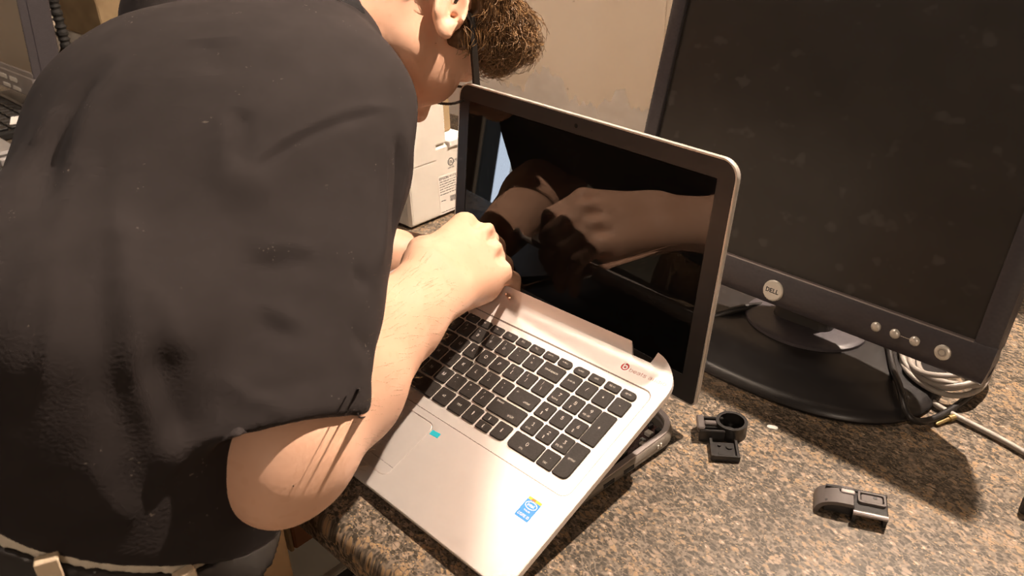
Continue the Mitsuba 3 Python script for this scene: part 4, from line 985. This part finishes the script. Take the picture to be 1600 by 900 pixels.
for s, (hx, kx, ax_) in zip((-1, 1), HIP):
    shoe = lambda P: smin(rcone(P, ax_ + (0, -.035, -.030), ax_ + (0, .14, -.045), .046, .038), rcone(P, ax_, ax_ + (0, 0, -.03), .048, .05), .03)
    add('person__shoe', nets(lambda P: smax(shoe(P), -(P[:, 2] - ZF), .003), ax_ - (.1, .12, .1), ax_ + (.1, .25, .1), .006), 'mat_shoe', True)

# --- hair
def hairline(f): return np.interp(f, [-.13, -.085, -.060, -.040, -.028, -.012, .006, .016, .030, .036, .050, .062, .078, .13], [-.075, -.082, -.076, -.040, .028, .040, .038, .006, .000, .008, .026, .050, .064, .066])
def hair(P):
    q = (P - H0.astype(np.float32)) @ HB.astype(np.float32)
    d = ell(P, hp(-.014, .052, 0), HB, (.1075, .0875, .0855))
    d = smin(d, rcone(P, hp(-.085, -.005, 0), hp(-.076, -.066, 0), .040, .034), .03)
    d = smin(d, ell(P, hp(.062, .102, .0), HB, (.042, .040, .066)), .03)
    d = smin(d, ell(P, hp(.080, .100, .036), HB, (.026, .030, .032)), .015)
    for s in (-1, 1): d = smin(d, ell(P, hp(.030, .026, s * .0655), HB, (.020, .03, .0105)), .01)
    w = meshkit.noise(q * 34, 3) * .6 + meshkit.noise(q * (80, 80, 60), 5) * .4
    amp = .006 + .022 * np.clip((q[:, 0] + .01) / .08, 0, 1) * np.clip(q[:, 1] / .08, 0, 1)
    d = d - (w - .5) * amp
    return smax(d, hairline(q[:, 0]) - q[:, 1] + (meshkit.noise(q * 90, 7) - .5) * .008, .006)
hb = [hp(f, u, r) for f in (-.15, .15) for u in (-.1, .17) for r in (-.12, .12)]
m_hair = sm(nets(hair, np.min(hb, 0), np.max(hb, 0), .0026), 1)
add('person__hair', m_hair, 'mat_hair', True)
def strands():
    v, f = m_hair; m = trimesh.Trimesh(v, f, process=False); n = m.vertex_normals; r = np.random.default_rng(11)
    q = (v - H0) @ HB
    w = .9 + 2.2 * np.clip((q[:, 0]) / .06, 0, 1) * np.clip((q[:, 1] - .03) / .05, 0, 1); w[n @ (v.mean(0) * 0 + 0) != 0] = 0
    keep = ((n * (v - hp(-.01, .04, 0))).sum(1) > 0) & (q[:, 1] > hairline(q[:, 0]) + .003); w = w * keep
    out = []
    for i in r.choice(len(v), 5200, p=w / w.sum()):
        p, nn = v[i], n[i]; front_ = np.clip(q[i, 0] / .06, 0, 1) * np.clip((q[i, 1] - .03) / .05, 0, 1)
        g = nrm(HF * (.9 if q[i, 0] > -.03 else -.3) - HU * (.25 if q[i, 0] > .03 else .8 * (q[i, 0] < -.03)) + r.normal(size=3) * .45); g = nrm(g - nn * (g @ nn)); b = np.cross(nn, g)
        L = .012 + .020 * front_ * r.random() + .008 * r.random(); k = 7; t = np.linspace(0, 1, k); ph = r.random() * 6.3; am = .0012 + .0055 * front_
        path = p - nn * .001 + np.outer(t * L, g) + np.outer(am * np.sin(ph + t * (2.5 + 3 * front_)) - am * math.sin(ph), b) + np.outer(.001 + (.003 + .010 * front_) * np.sin(np.pi * t * .9) * (.3 + .7 * r.random()), nn)
        out.append(tube(path, np.linspace(.0008, .00025, k), 3, False))
    return cat(*out)
k = add('person__hair__strands', strands(), 'mat_strand', True); tag(k, 'loose golden brown strands', kind='stuff')

# short fine hairs on the right forearm
def arm_hair():
    r = np.random.default_rng(4); out = []; n = 0; ax = nrm(Wr - E); s1 = nrm(np.cross(ax, (0, 0, 1))); s2 = np.cross(s1, ax)
    while n < 700:
        t, a = r.random() * .9 + .04, r.random() * 2 * np.pi
        c = E + (Wr - E) * t; d = s1 * math.cos(a) + s2 * math.sin(a); ts = np.linspace(.08, .015, 60).astype(np.float32)
        qs = (c + d * ts[:, None]).astype(np.float32); val = right_arm(qs); i = int(np.argmax(val < 0)); p = qs[i].astype(float)
        g = nrm(ax * .7 + d * .45 + np.cross(ax, d) * .6 + r.normal(size=3) * .25); L = .007 + r.random() * .006
        out.append(tube([p - d * .001, p + g * L * .5, p + g * L + ax * .001], [.00008, .00007, .00003], 3, False)); n += 1
    return cat(*out)
k = add('person__arm_hair', arm_hair(), 'mat_strand', True); tag(k, 'fine hairs on the forearm', kind='stuff')

# --- glasses
G = 'person__glasses'
def rim(s, grow=0.0, n=40):
    a = np.arange(n) * 2 * np.pi / n; c, si = np.cos(a), np.sin(a)
    x = .0275 * np.sign(c) * abs(c) ** .8 + grow * c; y = .0195 * np.sign(si) * abs(si) ** .85 + grow * si
    return np.array([hp(.1035 + .05 * yy - .22 * abs(.034 + s * 0 + xx - .010) * .35, .004 + yy, s * (.0345 + xx)) for xx, yy in zip(x, y)])
mat('mat_frame', (.022, .019, .017), 0.3, spec=0.5)
scene['mat_lens'] = {'type': 'thindielectric', 'int_ior': 1.5}
for s in (1, -1):
    p = rim(s); loop = np.vstack([p, p[:2]])
    add(G + '__rim', tube(loop, .0016, 8, False), 'mat_frame', True)
    L_ = rim(s, -.0008); c = L_.mean(0); add(G + '__lens', (np.vstack([L_, c]), np.array([(i, (i + 1) % 40, 40) for i in range(40)])), 'mat_lens', False)
    A1, A2, A3, A4 = hp(.0985, .012, s * .0665), hp(.094, .013, s * .0725), hp(.012, .030, s * .0795), hp(-.016, .016, s * .0785)
    def bx_ring(p, fw, h, w):
        fw = nrm(fw); o = nrm(HR - fw * (HR @ fw)); q = np.cross(fw, o)
        return [p + o * w * a + q * h * b for a, b in ((-1, -1), (1, -1), (1, 1), (-1, 1))]
    add(G + '__temple', loft([bx_ring(A1, A2 - A1, .0034, .0022), bx_ring(A2, A3 - A1, .0040, .0020), bx_ring(A2 * .4 + A3 * .6, A3 - A2, .0044, .0016), bx_ring(A3, A4 - A2, .0042, .0016), bx_ring(A4, A4 - A3, .0024, .0014)]), 'mat_frame', 25)
add(G + '__bridge', tube(spline([hp(.1065, .006, .0085), hp(.1095, .009, 0), hp(.1065, .006, -.0085)], 12), .0019, 8), 'mat_frame', True)
